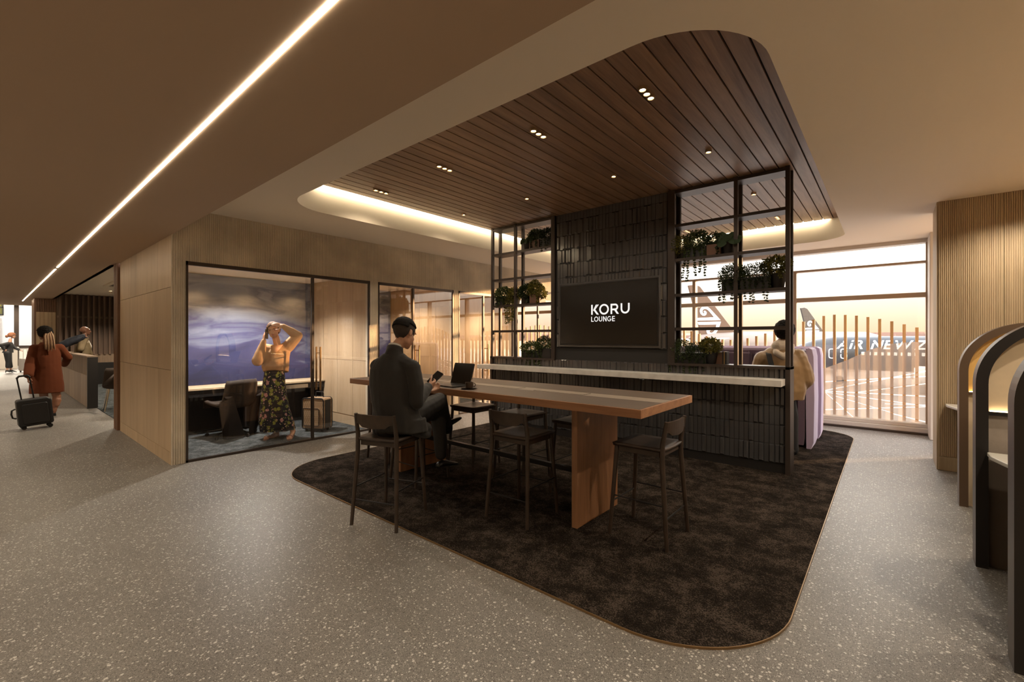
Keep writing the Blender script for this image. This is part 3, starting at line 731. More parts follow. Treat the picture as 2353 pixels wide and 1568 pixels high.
# screen
sx0, sx1, sz0, sz1 = -3.80, -2.277, 1.397, 2.285
tv = thing('wall_screen', 'wide dark display screen reading KORU LOUNGE on the tiled wall', 'screen', ((sx0+sx1)/2, YT-.02, sz0))
MB().box(sx0-.03, sx1+.03, YT-.032, YT, sz0-.03, sz1+.03).build('surround', M['tile'], tv, bevel=.004)
MB().box(sx0, sx1, YT-.042, YT-.02, sz0, sz1).build('bezel', M['screen_frame'], tv, bevel=.003)
MB().box(sx0+.018, sx1-.018, YT-.0435, YT-.041, sz0+.018, sz1-.018).build('display', M['screen'], tv)
def letters():
    out = []
    yy = YT - .046
    def poly(pts): return MB().prism(pts, yy, yy+.002, 'y')
    def stroke(pts, w, closed=False):
        mb = MB(); n = len(pts); L = []; Rr = []
        for i in range(n):
            a = pts[i-1] if (i > 0 or closed) else pts[i]; b = pts[(i+1) % n] if (i < n-1 or closed) else pts[i]
            dx, dz = b[0]-a[0], b[1]-a[1]; q = math.hypot(dx, dz) or 1
            L.append((pts[i][0]-dz/q*w/2, pts[i][1]+dx/q*w/2)); Rr.append((pts[i][0]+dz/q*w/2, pts[i][1]-dx/q*w/2))
        m_ = n if closed else n-1
        for i in range(m_):
            j = (i+1) % n
            mb.add([(L[i][0],yy,L[i][1]),(Rr[i][0],yy,Rr[i][1]),(Rr[j][0],yy,Rr[j][1]),(L[j][0],yy,L[j][1])], [(0,1,2,3)])
        return mb
    h = .142; w = .024; z = 1.832; x = sx0 + .540
    arc = lambda cx, cz, r, a0, a1, n=20, rz=None: [(cx + r*math.cos(R(a0+(a1-a0)*i/n)), cz + (rz or r)*math.sin(R(a0+(a1-a0)*i/n))) for i in range(n+1)]
    k = poly([(x,z),(x+w,z),(x+w,z+h),(x,z+h)])
    k.merge(poly([(x+w+.004,z+h*.42),(x+w+.052,z+h),(x+w+.070,z+h),(x+w+.016,z+h*.40)]))
    k.merge(poly([(x+w+.022,z+h*.46),(x+w+.078,z+h),(x+w+.098,z+h),(x+w+.042,z+h*.52)]))
    k.merge(poly([(x+w+.012,z+h*.46),(x+w+.036,z+h*.56),(x+w+.098,z),(x+w+.066,z)])); out.append(k)
    cx = x + .205; out.append(stroke(arc(cx, z+h/2, h/2-w/2+.004, 0, 360, 36)[:-1], w, True))
    x3 = x + .306; k = poly([(x3,z),(x3+w,z),(x3+w,z+h),(x3,z+h)])
    k.merge(stroke([(x3+w*.5,z+h-w/2),(x3+.07,z+h-w/2)] + arc(x3+.07, z+h*.68, h*.32-w/2, 90, -90, 14) + [(x3+w*.5,z+h*.36+w/2)], w))
    k.merge(poly([(x3+.055,z+h*.38),(x3+.088,z+h*.38),(x3+.125,z),(x3+.094,z)])); out.append(k)
    x4 = x + .470; rr = .054
    out.append(stroke([(x4,z+h)] + [(x4,z+rr+.012)] + arc(x4+rr, z+rr+.012, rr, 180, 360, 18) + [(x4+2*rr,z+h)], w))
    # LOUNGE
    h2 = .072; w2 = .0108; z2 = z - .028 - h2; X = x
    def L(a, *ps):
        mb = MB()
        for p in ps: mb.merge(p)
        out.append(mb)
    L(0, poly([(X,z2),(X+w2,z2),(X+w2,z2+h2),(X,z2+h2)]), poly([(X,z2),(X+.040,z2),(X+.040,z2+w2),(X,z2+w2)])); X += .050
    L(0, stroke(arc(X+.031, z2+h2/2, .027, 0, 360, 28, h2/2-w2/2)[:-1], w2, True)); X += .074
    L(0, stroke([(X+w2/2,z2+h2),(X+w2/2,z2+.026)] + arc(X+.026, z2+.026, .020, 180, 360, 14) + [(X+.046,z2+h2)], w2)); X += .066
    L(0, poly([(X,z2),(X+w2,z2),(X+w2,z2+h2),(X,z2+h2)]), poly([(X+.042,z2),(X+.042+w2,z2),(X+.042+w2,z2+h2),(X+.042,z2+h2)]), poly([(X,z2+h2),(X+w2*1.1,z2+h2),(X+.0545,z2),(X+.0545-w2*1.1,z2)])); X += .066
    L(0, stroke(arc(X+.031, z2+h2/2, .027, 42, 345, 26, h2/2-w2/2), w2), poly([(X+.034,z2+h2*.36),(X+.061,z2+h2*.36),(X+.061,z2+h2*.36+w2),(X+.034,z2+h2*.36+w2)])); X += .074
    k = poly([(X,z2),(X+w2,z2),(X+w2,z2+h2),(X,z2+h2)])
    for zz in (0, h2/2-w2/2, h2-w2): k.merge(poly([(X,z2+zz),(X+.040,z2+zz),(X+.040,z2+zz+w2),(X,z2+zz+w2)]))
    out.append(k)
    for q in out: q.build('letter', M['letter'], tv)
letters()

# ------------------------------------------------------------------ open steel shelving
def shelving(x0, x1, xm, label):
    t = thing('shelving_frame', label, 'shelving', ((x0+x1)/2, 5.737, ZL))
    w = .042
    for px in (x0, xm, x1):
        for py in (5.618, 5.815):
            MB().box(px-w/2, px+w/2, py, py+w, ZL, ZP).build('post', M['steel'], t)
    for z in (1.63, 2.055, 2.497, 2.93, ZP-.012):
        MB().box(x0, x1, 5.625, 5.85, z-.035, z).build('shelf', M['steel'], t)
    return t
shelving(-5.20, -3.945, -4.69, 'open dark steel shelving between the tiled wall and the glazed rooms')
shelving(-2.085, -.84, -1.357, 'open dark steel shelving at the window end of the tiled wall')

# ------------------------------------------------------------------ bar table
tx0, tx1, ty0, ty1, tz = -4.87, -1.247, 2.79, 3.79, 1.025
tb = thing('bar_table', 'long timber bar table with a brown inlaid top', 'table', (-3.06, 3.3, 0))
fr = MB()
w = .018
for b in ((tx0,tx1,ty0,ty0+w),(tx0,tx1,ty1-w,ty1),(tx0,tx0+w,ty0+w,ty1-w),(tx1-w,tx1,ty0+w,ty1-w)): fr.box(*b, tz-.06, tz-.001)
fr.build('edge_frame', M['table_edge'], tb, bevel=.0015)
MB().box(tx0+w, tx1-w, ty0+w, ty1-w, tz-.05, tz-.003).build('core', M['table_edge'], tb)
MB().box(tx0+w, tx1-w, ty0+w, 3.20, tz-.003, tz).build('top_panel', M['table_top'], tb)
MB().box(tx0+w, tx1-w, 3.38, ty1-w, tz-.003, tz).build('top_panel', M['table_top'], tb)
MB().box(tx0+w, tx1-w, 3.203, 3.377, tz-.003, tz-.0003).build('centre_strip', M['table_strip'], tb)
for a, b in ((-4.55,-3.75),(-3.35,-2.66),(-2.46,-1.95)):
    MB().box(a, b, 3.222, 3.34, tz-.0003, tz+.0012).build('cable_flap', M['table_strip'], tb)
    q = MB()
    for z in ((a-.006,b+.006,3.216,3.222),(a-.006,b+.006,3.34,3.346),(b,b+.006,3.216,3.346),(a-.006,a,3.216,3.346)): q.box(*z, tz-.0003, tz+.0006)
    q.build('flap_gap', M['black_gap'], tb)
for lx in (-1.88, -4.16):
    MB().box(lx-.026, lx+.026, 2.98, 3.655, .011, tz-.06).build('slab_leg', M['table_leg'], tb, bevel=.002)
MB().box(-4.134, -1.906, 3.30, 3.34, .33, .37).build('foot_rail', M['black_metal'], tb)

# ------------------------------------------------------------------ bar stools
def stool():
    t = thing('bar_stool', 'x', 'stool', (0,0,0), 0, 'bar stools around the timber table')
    hw, hd = .165, .175
    seat = MB(); n = 9; rows = []
    for j in range(9):                                   # dished seat
        y = -.195 + .39*j/8
        rows.append([(-.2 + .4*i/(n-1), y + (-.012 if j == 0 else 0)*(1-(2*i/(n-1)-1)**2), .70 - .014*math.cos((i/(n-1)-.5)*math.pi)*math.cos((j/8-.5)*math.pi*.9)) for i in range(n)])
    top = [[Vector(p) for p in r_] for r_ in rows]
    for j in range(8):
        for i in range(n-1):
            seat.add([top[j][i], top[j][i+1], top[j+1][i+1], top[j+1][i]], [(0,1,2,3)])
    bot = [[Vector((p.x*.97, p.y*.97, .676)) for p in r_] for r_ in top]
    for j in range(8):
        for i in range(n-1):
            seat.add([bot[j][i], bot[j+1][i], bot[j+1][i+1], bot[j][i+1]], [(0,1,2,3)])
    bd = [(0,i) for i in range(n)] + [(j,n-1) for j in range(1,9)] + [(8,i) for i in range(n-2,-1,-1)] + [(j,0) for j in range(7,0,-1)]
    for k in range(len(bd)):
        a, b = bd[k], bd[(k+1) % len(bd)]
        seat.add([top[a[0]][a[1]], top[b[0]][b[1]], bot[b[0]][b[1]], bot[a[0]][a[1]]], [(0,3,2,1)])
    me = seat.build('seat', M['stool'], t, smooth='auto', local=True)
    bm = bmesh.new(); bm.from_mesh(me.data); bmesh.ops.remove_doubles(bm, verts=bm.verts, dist=.0001); bmesh.ops.recalc_face_normals(bm, faces=bm.faces); bm.to_mesh(me.data); bm.free()
    ap = MB()
    for b in ((-.165,.165,.155,.175),(-.165,.165,-.175,-.155),(-.175,-.155,-.16,.16),(.155,.175,-.16,.16)): ap.box(*b, .635, .678)
    ap.build('apron', M['stool'], t, bevel=.002, local=True)
    for sx in (-1, 1):
        MB().tube([(sx*.205, .215, 0), (sx*.172, .170, .676)], [.0145,.0175], 10).build('leg', M['stool'], t, smooth='auto', local=True)
        MB().tube([(sx*.212, -.228, 0), (sx*.185, -.185, .60), (sx*.183, -.185, .72), (sx*.180, -.215, .895)], [.0145,.0185,.0185,.0145], 10).build('rear_leg', M['stool'], t, smooth='auto', local=True)
    bk = MB(); K = 11
    f, g = [], []
    for i in range(K):
        u = -1 + 2*i/(K-1); x = u*.182; y = -.205 - .022*(1-u*u); zb = .795 - .012*(1-abs(u)) + (.022 if abs(u) > .75 else 0)
        f.append([(x, y-.009, zb), (x, y-.012, .89)]); g.append([(x, y+.009, zb), (x, y+.006, .89)])
    for i in range(K-1):
        bk.hexa([f[i][0], f[i+1][0], g[i+1][0], g[i][0]], [f[i][1], f[i+1][1], g[i+1][1], g[i][1]])
    o = bk.build('backrest', M['stool'], t, local=True)
    for pts in ([(-.194,.2,.25),(.194,.2,.25)], [(-.2,-.205,.20),(.2,-.205,.20)], [(-.196,.2,.30),(-.199,-.206,.30)], [(.196,.2,.30),(.199,-.206,.30)]):
        MB().tube(pts, .0058, 8).build('foot_rung', M['black_metal'], t, smooth='auto', local=True)
    return t
st0 = stool()
SP = [((-3.175,2.19), 20, 'bar stool carrying the man in the dark suit'),
      ((-2.365,2.94), 2, 'empty bar stool pushed in beside the seated man, its back to the open floor'),
      ((-1.41,3.28), 90, 'bar stool at the table end beside the slab leg and tiled wall end'),
      ((-3.76,3.74), 180, 'bar stool across the table behind the open laptop'),
      ((-3.00,3.70), 180, 'middle bar stool of the side facing the stone ledge'),
      ((-2.28,3.72), 180, 'bar stool across the table half hidden behind the slab leg'),
      ((-3.80,2.99), 0, 'bar stool tucked under the table hidden behind the seated man'),
      ((-4.74,3.30), -90, 'bar stool at the table end nearest the glazed rooms')]
for i, ((x, y), a, lab) in enumerate(SP):
    if i == 0: st0.location = (x, y, .011 if y > 2.3 else .0); st0.rotation_euler = (0,0,R(a)); st0['label'] = lab
    else: dup(st0, (x, y, .011), R(a), lab)

# ------------------------------------------------------------------ laptop, cup
lp = thing('laptop', 'open dark laptop with a black screen on the bar table', 'laptop', (-3.30, 2.985, tz+.0005), R(-4))
MB().prism(rrect(-.155,.155,-.11,.11,(.012,)*4,4), 0, .012).build('base', M['laptop'], lp, local=True)
MB().box(-.13,.13,-.0,.08,.012,.0128).build('keyboard', M['screen_frame'], lp, local=True)
MB().box(-.05,.05,-.10,-.02,.012,.0125).build('touchpad', M['laptop'], lp, local=True)
q = MB().prism(rrect(-.155,.155,0,.215,(.004,.004,.012,.012),4), 0, .007); q.xf(Matrix.Translation((0,.108,.010)) @ Matrix.Rotation(R(90-16), 4, 'X')); q.build('lid', M['laptop'], lp, local=True)
q = MB().box(-.148,.148,.008,.207,.0071,.0078); q.xf(Matrix.Translation((0,.108,.010)) @ Matrix.Rotation(R(90-16), 4, 'X')); q.build('display', M['laptop_screen'], lp, local=True)
sc = thing('saucer', 'round dark saucer under the brown coffee cup', 'saucer', (-2.99, 2.92, tz+.0005))
MB().lathe([(.03,0),(.055,.002),(.078,.010),(.080,.013),(.055,.008),(.02,.006)], n=28).build('dish', M['mug'], sc, smooth='auto', local=True)
cp = thing('coffee_cup', 'small brown ribbed coffee cup standing on a saucer', 'cup', (-2.99, 2.92, tz+.0075))
MB().lathe([(.028,0),(.036,.004),(.038,.03),(.0375,.055),(.034,.055),(.033,.02),(.001,.012)], n=24).build('body', M['mug'], cp, smooth='auto', local=True)
MB().lathe([(.033,.046),(.001,.046)], n=24).build('coffee', M['soil'], cp, local=True)
hd = []
for i in range(9):
    a = R(-80 + 160*i/8); hd.append((.036 + .022*math.cos(a), 0, .030 + .017*math.sin(a)))
q = MB().tube(hd, .0038, 8); q.xf(Matrix.Rotation(R(38), 4, 'Z')); q.build('handle', M['mug'], cp, smooth='auto', local=True)
sp_ = thing('teaspoon', 'steel teaspoon standing in the brown coffee cup', 'spoon', (-2.99, 2.92, tz+.03))
MB().tube([(-.01,0,0),(.015,.004,.04),(.026,.006,.062)], [.0018,.002,.003], 6).ell((.028,.0065,.066),(.006,.003,.009)).build('handle', M['chrome'], sp_, smooth=True, local=True)
# ------------------------------------------------------------------ meeting room contents
o = MB().box(XB+.004, XB+.012, 1.55, 4.05, .74, DH+.11).build('mural', M['mural']); tag(o, 'indigo and grey watercolour landscape mural covering the meeting room wall', 'mural')
o = MB().box(XB+.004, XB+.012, 4.22, 5.86, .74, DH+.11).build('mural', M['mural']); tag(o, 'indigo watercolour mural in the second glazed room', 'mural')
wd = thing('work_desk', 'long black wall desk with a pale top below the mural', 'desk', (-8.2, 2.8, .012))
MB().box(XB+.012, -7.95, 1.55, 4.05, .705, .735).build('desktop', M['acc_cream'], wd, bevel=.003)
MB().box(XB+.012, -7.97, 1.55, 4.05, .60, .704).build('modesty_panel', M['kick'], wd)
for y in (1.56, 2.75, 4.02): MB().box(XB+.012, -8.0, y-.012, y+.012, .012, .60).build('leg_panel', M['kick'], wd)
MB().box(XB+.012, XB+.03, 1.55, 4.05, .012, .60).build('back_panel', M['kick'], wd)
MB().box(-8.0, -7.965, 3.35, 3.75, .615, .68).build('socket_tray', M['chrome'], wd)
ch = thing('swivel_chair', 'dark upholstered swivel chair on five splayed legs at the wall desk', 'chair', (-7.66, 2.44, .012), R(-72))
def shell(w, seat_d, h, z0, mat, t, thick=.03):
    mb = MB(); rings = []; n = 15
    prof = []
    for i in range(7): prof.append((-seat_d/2 + seat_d*i/6*.92, z0 + .03*(1-(i/6))**2 - .012*math.sin(math.pi*i/6)))
    for i in range(1, 8): a = i/7; prof.append((seat_d*.42 + .10*math.sin(a*1.5), z0 + h*a))
    for k, (y, z) in enumerate(prof):
        t_ = k/(len(prof)-1); ww = w*(1 - .10*abs(t_-.45)*2) * (1 if t_ < .95 else .92)
        rings.append([(ww/2*math.sin(u*math.pi/2)*1.0, y - (.10 if k > 5 else .0)*abs(u)**2.2, z + (.07 if k <= 7 else 0)*abs(u)**2.5) for u in [-1+2*j/(n-1) for j in range(n)]])
    V0 = [[Vector(p) for p in r_] for r_ in rings]; m_ = len(V0)
    for j in range(m_-1):
        for i in range(n-1): mb.add([V0[j][i], V0[j][i+1], V0[j+1][i+1], V0[j+1][i]], [(0,1,2,3)])
    me = mb.mesh('shell'); bm = bmesh.new(); bm.from_mesh(me); bmesh.ops.remove_doubles(bm, verts=bm.verts, dist=1e-4)
    bmesh.ops.recalc_face_normals(bm, faces=bm.faces); bmesh.ops.solidify(bm, geom=bm.faces[:], thickness=thick); bm.to_mesh(me); bm.free()
    me.polygons.foreach_set('use_smooth', [True]*len(me.polygons)); me.materials.append(mat)
    o = bpy.data.objects.new('shell', me); COL.objects.link(o); o.parent = t; XF[o.name] = XF[t.name].copy(); return o
shell(.56, .50, .42, .44, M['chair_brown'], ch, .05)
MB().tube([(0,0,.10),(0,0,.44)], [.028,.022], 12).build('gas_lift', M['chrome'], ch, smooth='auto', local=True)
for i in range(5):
    a = R(72*i + 20); e = Vector((math.cos(a)*.33, math.sin(a)*.33, .075))
    l_ = MB().tube([(0,0,.16), e*.5 + Vector((0,0,.055)), e], [.022,.017,.013], 8).build('leg', M['black_metal'], ch, smooth='auto', local=True)
    w_ = MB().lathe([(.001,-.012),(.026,-.012),(.028,0),(.026,.012),(.001,.012)], n=14); w_.xf(Matrix.Translation((e.x,e.y,.028)) @ Matrix.Rotation(a, 4, 'Z') @ Matrix.Rotation(R(90), 4, 'X')); w_.build('caster', M['black_metal'], l_, smooth='auto', local=True)
# canvas suitcase in the meeting room
cs = thing('suitcase', 'tan diamond-patterned canvas suitcase with black trim behind the glass door', 'suitcase', (-7.03, 3.46, .012), R(28))
MB().prism(rrect(-.19,.19,.045,.53,(.03,.03,.05,.05),6), -.11, .11, 'y').build('body', M['case_canvas'], cs, local=True)
MB().prism(rrect(-.15,.12,.10,.37,(.02,)*4,5), -.135, -.11, 'y').build('pocket', M['case_canvas'], cs, bevel=.006, local=True)
q = MB(); pts = rrect(-.152,.122,.098,.372,(.02,)*4,5); q.tube([(a,-.1355,b) for a,b in pts+pts[:1]], .004, 6); q.build('pocket_piping', M['case_black'], cs, local=True)
for y in (-.111, .111):
    pts = rrect(-.19,.19,.045,.53,(.03,.03,.05,.05),6); MB().tube([(a,y,b) for a,b in pts+pts[:1]], .009, 6).build('piping', M['case_black'], cs, local=True)
MB().box(.188,.196,-.07,.07,.06,.50).build('side_strip', M['case_black'], cs, local=True)
for x in (-.14,.14):
    for y in (-.07,.07): MB().box(x-.02,x+.02,y-.015,y+.015,0,.05).build('wheel', M['case_black'], cs, bevel=.008, local=True)
MB().tube([(-.07,.06,.53),(-.07,.06,.60),(-.055,.06,.615),(.055,.06,.615),(.07,.06,.60),(.07,.06,.53)], .008, 8).build('handle', M['case_black'], cs, smooth='auto', local=True)
# table in the second room
tt = thing('meeting_table', 'small pale round table in the second glazed room', 'table', (-7.35, 5.2, .012))
MB().lathe([(.02,.72),(.40,.72),(.41,.73),(.40,.742),(.02,.742)], n=36).build('tabletop', M['white_b'], tt, smooth='auto', local=True)
MB().lathe([(.22,0),(.20,.012),(.03,.03),(.025,.72)], n=20).build('pedestal', M['black_metal'], tt, smooth='auto', local=True)

# ------------------------------------------------------------------ waiting nook down the corridor
XN = -19.7
o = MB().box(-21.5, -9.9, YC, 6.0, 2.88, 2.98).build('ceiling_nook', M['ceiling']); tag(o, 'ceiling of the waiting nook beside the corridor', kind='structure')
o = MB().box(-21.5, -9.86, YC-.06, YC, Z1+.0, 2.98).build('trim_4', M['ceiling_c']); tag(o, 'bulkhead over the nook opening', kind='structure')
cr = struct('trim_6', 'dark recessed panel in the nook ceiling')
MB().box(-15.6, -12.0, 2.1, 3.6, 2.868, 2.882).build('recess_panel', M['bronze'], cr)
for b in ((-15.7,-11.9,2.0,2.1),(-15.7,-11.9,3.6,3.7),(-15.7,-15.6,2.1,3.6),(-12.0,-11.9,2.1,3.6)): MB().box(*b, 2.85, 2.884).build('recess_edge', M['ceiling'], cr)
o = MB().box(-9.9, -9.86, YC+.11, 6.0, 0, 2.9).build('wall_partition', M['pale_wood']); tag(o, 'timber partition closing the nook', kind='structure')
o = MB().box(-21.5, -9.9, 5.0, 5.1, 0, 2.9).build('wall_inner', M['pale_wood']); tag(o, 'rear wall of the nook', kind='structure')
o = MB().box(-20.2, -9.9, 1.55, 5.0, 0, .012).build('floor_nook', M['room_carpet']); tag(o, 'dark carpet of the nook', kind='structure')
sw = struct('wall_slats', 'dark timber slat screen at the back of the nook')
MB().box(XN-.2, XN-.10, 1.46, 5.0, .95, 2.88).build('backing', M['dark_wood'], sw)
MB().box(XN-.10, XN-.08, 1.46, 5.0, 2.14, 2.20).build('rail', M['desk_wood'], sw)
MB().box(XN-.2, XN-.02, 1.46, 5.0, .70, .97).build('lower_band', M['desk_wood'], sw)
MB().box(XN-.2, XN+.25, 1.46, 5.0, 0, .70).build('bench_box', M['kick'], sw)
for i in range(26):
    y = 1.50 + i*.128
    MB().box(XN-.08, XN+.03, y, y+.05, .97, 2.88).build('slat', M['dark_wood'], sw)
pw = struct('wall_end', 'timber pier between the corridor end and the slat screen')
MB().box(-21.0, -19.9, .98, 1.52, 0, 2.88).build('pier', M['fin'], pw)
for i in range(5): MB().box(-19.9, -19.885, 1.02+i*.085, 1.10+i*.085, 0, 2.30).build('board', M['pale_wood'], pw)
for i in range(9): MB().box(-19.9, -19.88, 1.0+i*.05, 1.035+i*.05, 2.31, Z1).build('slat', M['fin'], pw)
# counter partition
dk = thing('reception_counter', 'low timber counter partition with a ribbed upper band and black end', 'counter', (-15.6, 1.5, 0))
MB().box(-18.4, -13.0, 1.43, 1.55, 0, .70).build('lower_panel', M['desk_wood'], dk)
for i in range(5):
    a = -18.4 + i*1.08; MB().box(a+.003, a+1.077, 1.418, 1.43, .02, .695).build('board', M['desk_wood'], dk)
MB().box(-18.4, -13.0, 1.445, 1.55, .70, 1.09).build('upper_panel', M['dark_wood'], dk)
for i in range(72):
    a = -18.4 + i*.075; MB().box(a, a+.045, 1.425, 1.445, .705, 1.085).build('slat', M['desk_wood'], dk)
MB().box(-18.42, -12.98, 1.40, 1.57, 1.09, 1.115).build('top', M['desk_wood'], dk)
MB().box(-13.0, -12.93, 1.405, 1.57, 0, 1.09).build('end_panel', M['kick'], dk)
def lounge_chair(loc, rz, label, mat):
    t = thing('lounge_chair', label, 'chair', loc, rz, 'lounge chairs in the nook')
    shell(.62, .52, .44, .44, mat, t, .05)
    for sx in (-1,1):
        for sy in (-1,1): MB().tube([(sx*.2,sy*.18,.45),(sx*.27,sy*.25,0)], [.016,.011], 8).build('leg', M['chrome'], t, smooth='auto', local=True)
    return t
lounge_chair((-12.3, 1.86, .012), R(-95), 'dark brown tub chair on steel legs beside the timber fins', M['chair_brown'])
lounge_chair((-14.2, 2.75, .012), R(120), 'cream tub chair on steel legs behind the counter', M['acc_cream'])
nt_ = thing('side_table', 'low white side table in the carpeted nook', 'table', (-13.0, 2.5, .012))
MB().lathe([(.02,.40),(.28,.40),(.285,.41),(.28,.42),(.02,.42)], n=28).build('tabletop', M['white_b'], nt_, smooth='auto', local=True)
MB().lathe([(.18,0),(.17,.01),(.02,.02),(.02,.40)], n=16).build('stem', M['chrome'], nt_, smooth='auto', local=True)

# ------------------------------------------------------------------ corridor end: entrance hall and glass wall
eh = struct('window_7', 'glazed entrance wall at the end of the corridor')
XE = -36.0
for y in (-2.4, -.9, 1.12, 3.4):
    MB().box(XE-.06, XE+.06, y-.09, y+.09, 0, 3.9).build('mullion', M['steel'], eh)
for z in (.0, .95, 3.75): MB().box(XE-.05, XE+.05, -3.2, 3.6, z, z+.14).build('transom', M['steel'], eh)
MB().box(XE-.01, XE+.01, -3.2, 3.6, .1, 3.8).build('pane', M['glass'], eh)
MB().box(XE-.02, XE+.02, -3.2, 3.6, .14, .95).build('spandrel', M['white_b'], eh)
o = MB().box(-36.3, -24.6, -3.2, 3.9, 3.9, 4.0).build('ceiling_entrance', M['white']); tag(o, 'white ceiling of the entrance hall', kind='structure')
o = MB().box(-24.75, -24.6, -3.2, 3.9, Z1, 4.0).build('trim_5', M['white']); tag(o, 'grey bulkhead where the corridor opens into the entrance hall', kind='structure')
o = MB().box(-46, -21.0, 3.6, 3.75, 0, 4.0).build('wall_entrance', M['white_b']); tag(o, 'white wall of the entrance hall', kind='structure')
o = MB().box(-24.4, -21.0, 1.2, 1.35, 0, 3.0).build('wall_return', M['white']); tag(o, 'pale return wall at the corridor end', kind='structure')
# courtyard buildings beyond the glass
cb = thing('courtyard_building', 'grey building with a dark-barred window beyond the entrance glass', 'building', (-44.5, .5, 0))
MB().box(-45.5, -44.5, -1.2, 2.2, 0, 4.6).build('wall', M['white'], cb)
wf = MB().box(-44.5, -44.44, -.55, .80, 3.0, 4.05).build('window', M['leaf_gold'], cb)
q = MB()
for y in (-.55,.1,.76): q.box(-44.44,-44.38,y,y+.06,3.0,4.05)
for z in (3.0,3.5,4.0): q.box(-44.44,-44.38,-.55,.82,z,z+.06)
q.build('window_bars', M['black_metal'], wf)
for i in range(10): MB().box(-44.5,-44.4,-.6+i*.14,-.53+i*.14,1.0,2.8).build('rib', M['acc_grey'], cb)
# check-in desk of the entrance hall
o = MB().box(-33.2, -32.4, -.6, 1.05, 0, 1.0).box(-33.25, -32.35, -.65, 1.1, 1.0, 1.05).build('white_counter', M['white'], bevel=.01); tag(o, 'plain white counter in the entrance hall by the glass', 'counter')

# ------------------------------------------------------------------ arched work booths
def arch_pts(r, z0, w, n=22):
    """outer outline: straight sides and a rounded top, in x (0..w) and z"""
    pts = [(0, 0), (0, z0)]
    for i in range(1, n): a = math.pi - math.pi/2*i/n; pts.append((r + r*math.cos(a), z0 + r*math.sin(a)))
    pts.append((r, z0 + r)); pts.append((w - r, z0 + r))
    for i in range(1, n): a = math.pi/2 - math.pi/2*i/n; pts.append((w - r + r*math.cos(a), z0 + r*math.sin(a)))
    pts += [(w, z0), (w, 0)]
    return pts
def arch(x0, y, label, mats, face, depth=.14):
    t = thing('arched_screen', label, 'screen', (x0+.45, y, 0), 0, 'arched booth screens')
    W_, r_, z0 = 1.10, .43, 1.20; b = .058
    out = arch_pts(r_, z0, W_); inn = [(a*(W_-2*b)/W_ + b, c) if c <= z0 else None for a, c in out]
    inn = [(p[0], p[1]) for p in arch_pts(r_-b, z0, W_-2*b)]; inn = [(a+b, c) for a, c in inn]
    n = len(out); mb = MB()
    for i in range(n-1):
        a, c, d, e = out[i], out[i+1], inn[i+1], inn[i]
        mb.hexa([(x0+a[0],y,a[1]),(x0+c[0],y,c[1]),(x0+d[0],y,d[1]),(x0+e[0],y,e[1])], [(x0+a[0],y+depth,a[1]),(x0+c[0],y+depth,c[1]),(x0+d[0],y+depth,d[1]),(x0+e[0],y+depth,e[1])])
    me = mb.build('frame', mats[0], t)
    # coloured front face of the frame
    fb = MB()
    for i in range(n-1):
        a, c, d, e = out[i], out[i+1], inn[i+1], inn[i]
        fb.add([(x0+a[0],y-.002,a[1]),(x0+c[0],y-.002,c[1]),(x0+d[0],y-.002,d[1]),(x0+e[0],y-.002,e[1])], [(0,1,2,3)])
    fb.build('frame_face', mats[1], t)
    up = [(x0+a, c) for a, c in inn if c >= z0] ; zr = 1.02
    poly = [(x0+b, zr)] + [(x0+a, c) for a, c in inn[1:-1]] + [(x0+W_-b, zr)]
    MB().prism(poly, y+.055, y+.085, 'y').build('upper_panel', mats[2], t)
    MB().box(x0+b, x0+W_-b, y+.03, y+.11, zr-.025, zr).build('rail', mats[1], t)
    MB().box(x0+b+.01, x0+W_-b-.01, y+.034, y+.046, zr, zr+.006).build('light_strip', M['led_booth'], t)
    MB().box(x0+b, x0+W_-b, y+.055, y+.085, .70, zr-.025).build('middle_panel', mats[3], t)
    MB().box(x0+b, x0+W_-b, y+.055, y+.085, 0, .70).build('lower_panel', mats[4], t)
    return t
arch(.478, 5.62, 'brown arched booth screen with a honey upper panel beside the ribbed oak wall', (M['bronze3'], M['bronze2'], M['acc_yellow'], M['acc_cream'], M['acc_cream']), 1)
arch(.434, 4.20, 'black-faced arched booth screen with a beige upper panel, between the other two', (M['bronze3'], M['lacquer'], M['acc_cream'], M['acc_grey'], M['acc_taupe']), 1)
arch(.428, 2.98, 'arched booth screen with a dark face and dark panels, farthest from the oak wall', (M['bronze3'], M['lacquer'], M['lacquer'], M['lacquer'], M['lacquer']), 1)
for y, nm in ((4.20, 'between the black-faced screens'), (5.62, 'beside the honey-panelled screen'), (7.0, 'against the ribbed oak wall')):
    t = thing('booth_desk', 'pale stone booth desktop with a cut corner ' + nm, 'desk', (.9, y-.3, 0), 0, 'booth desktops')
    x0 = .66 if y == 5.62 else .470
    MB().prism([(x0+.015,y-.005),(x0+.015,y-.14),(x0+.13,y-.62),(1.54,y-.62),(1.54,y-.005)], .735, .76).build('desktop', M['stonegrey'], t, bevel=.003)
    MB().box(x0+.25, x0+.29, y-.50, y-.006, .66, .735).build('bracket', M['acc_taupe'], t)
    MB().box(1.0, 1.04, y-.50, y-.006, .0, .735).build('support', M['acc_taupe'], t)
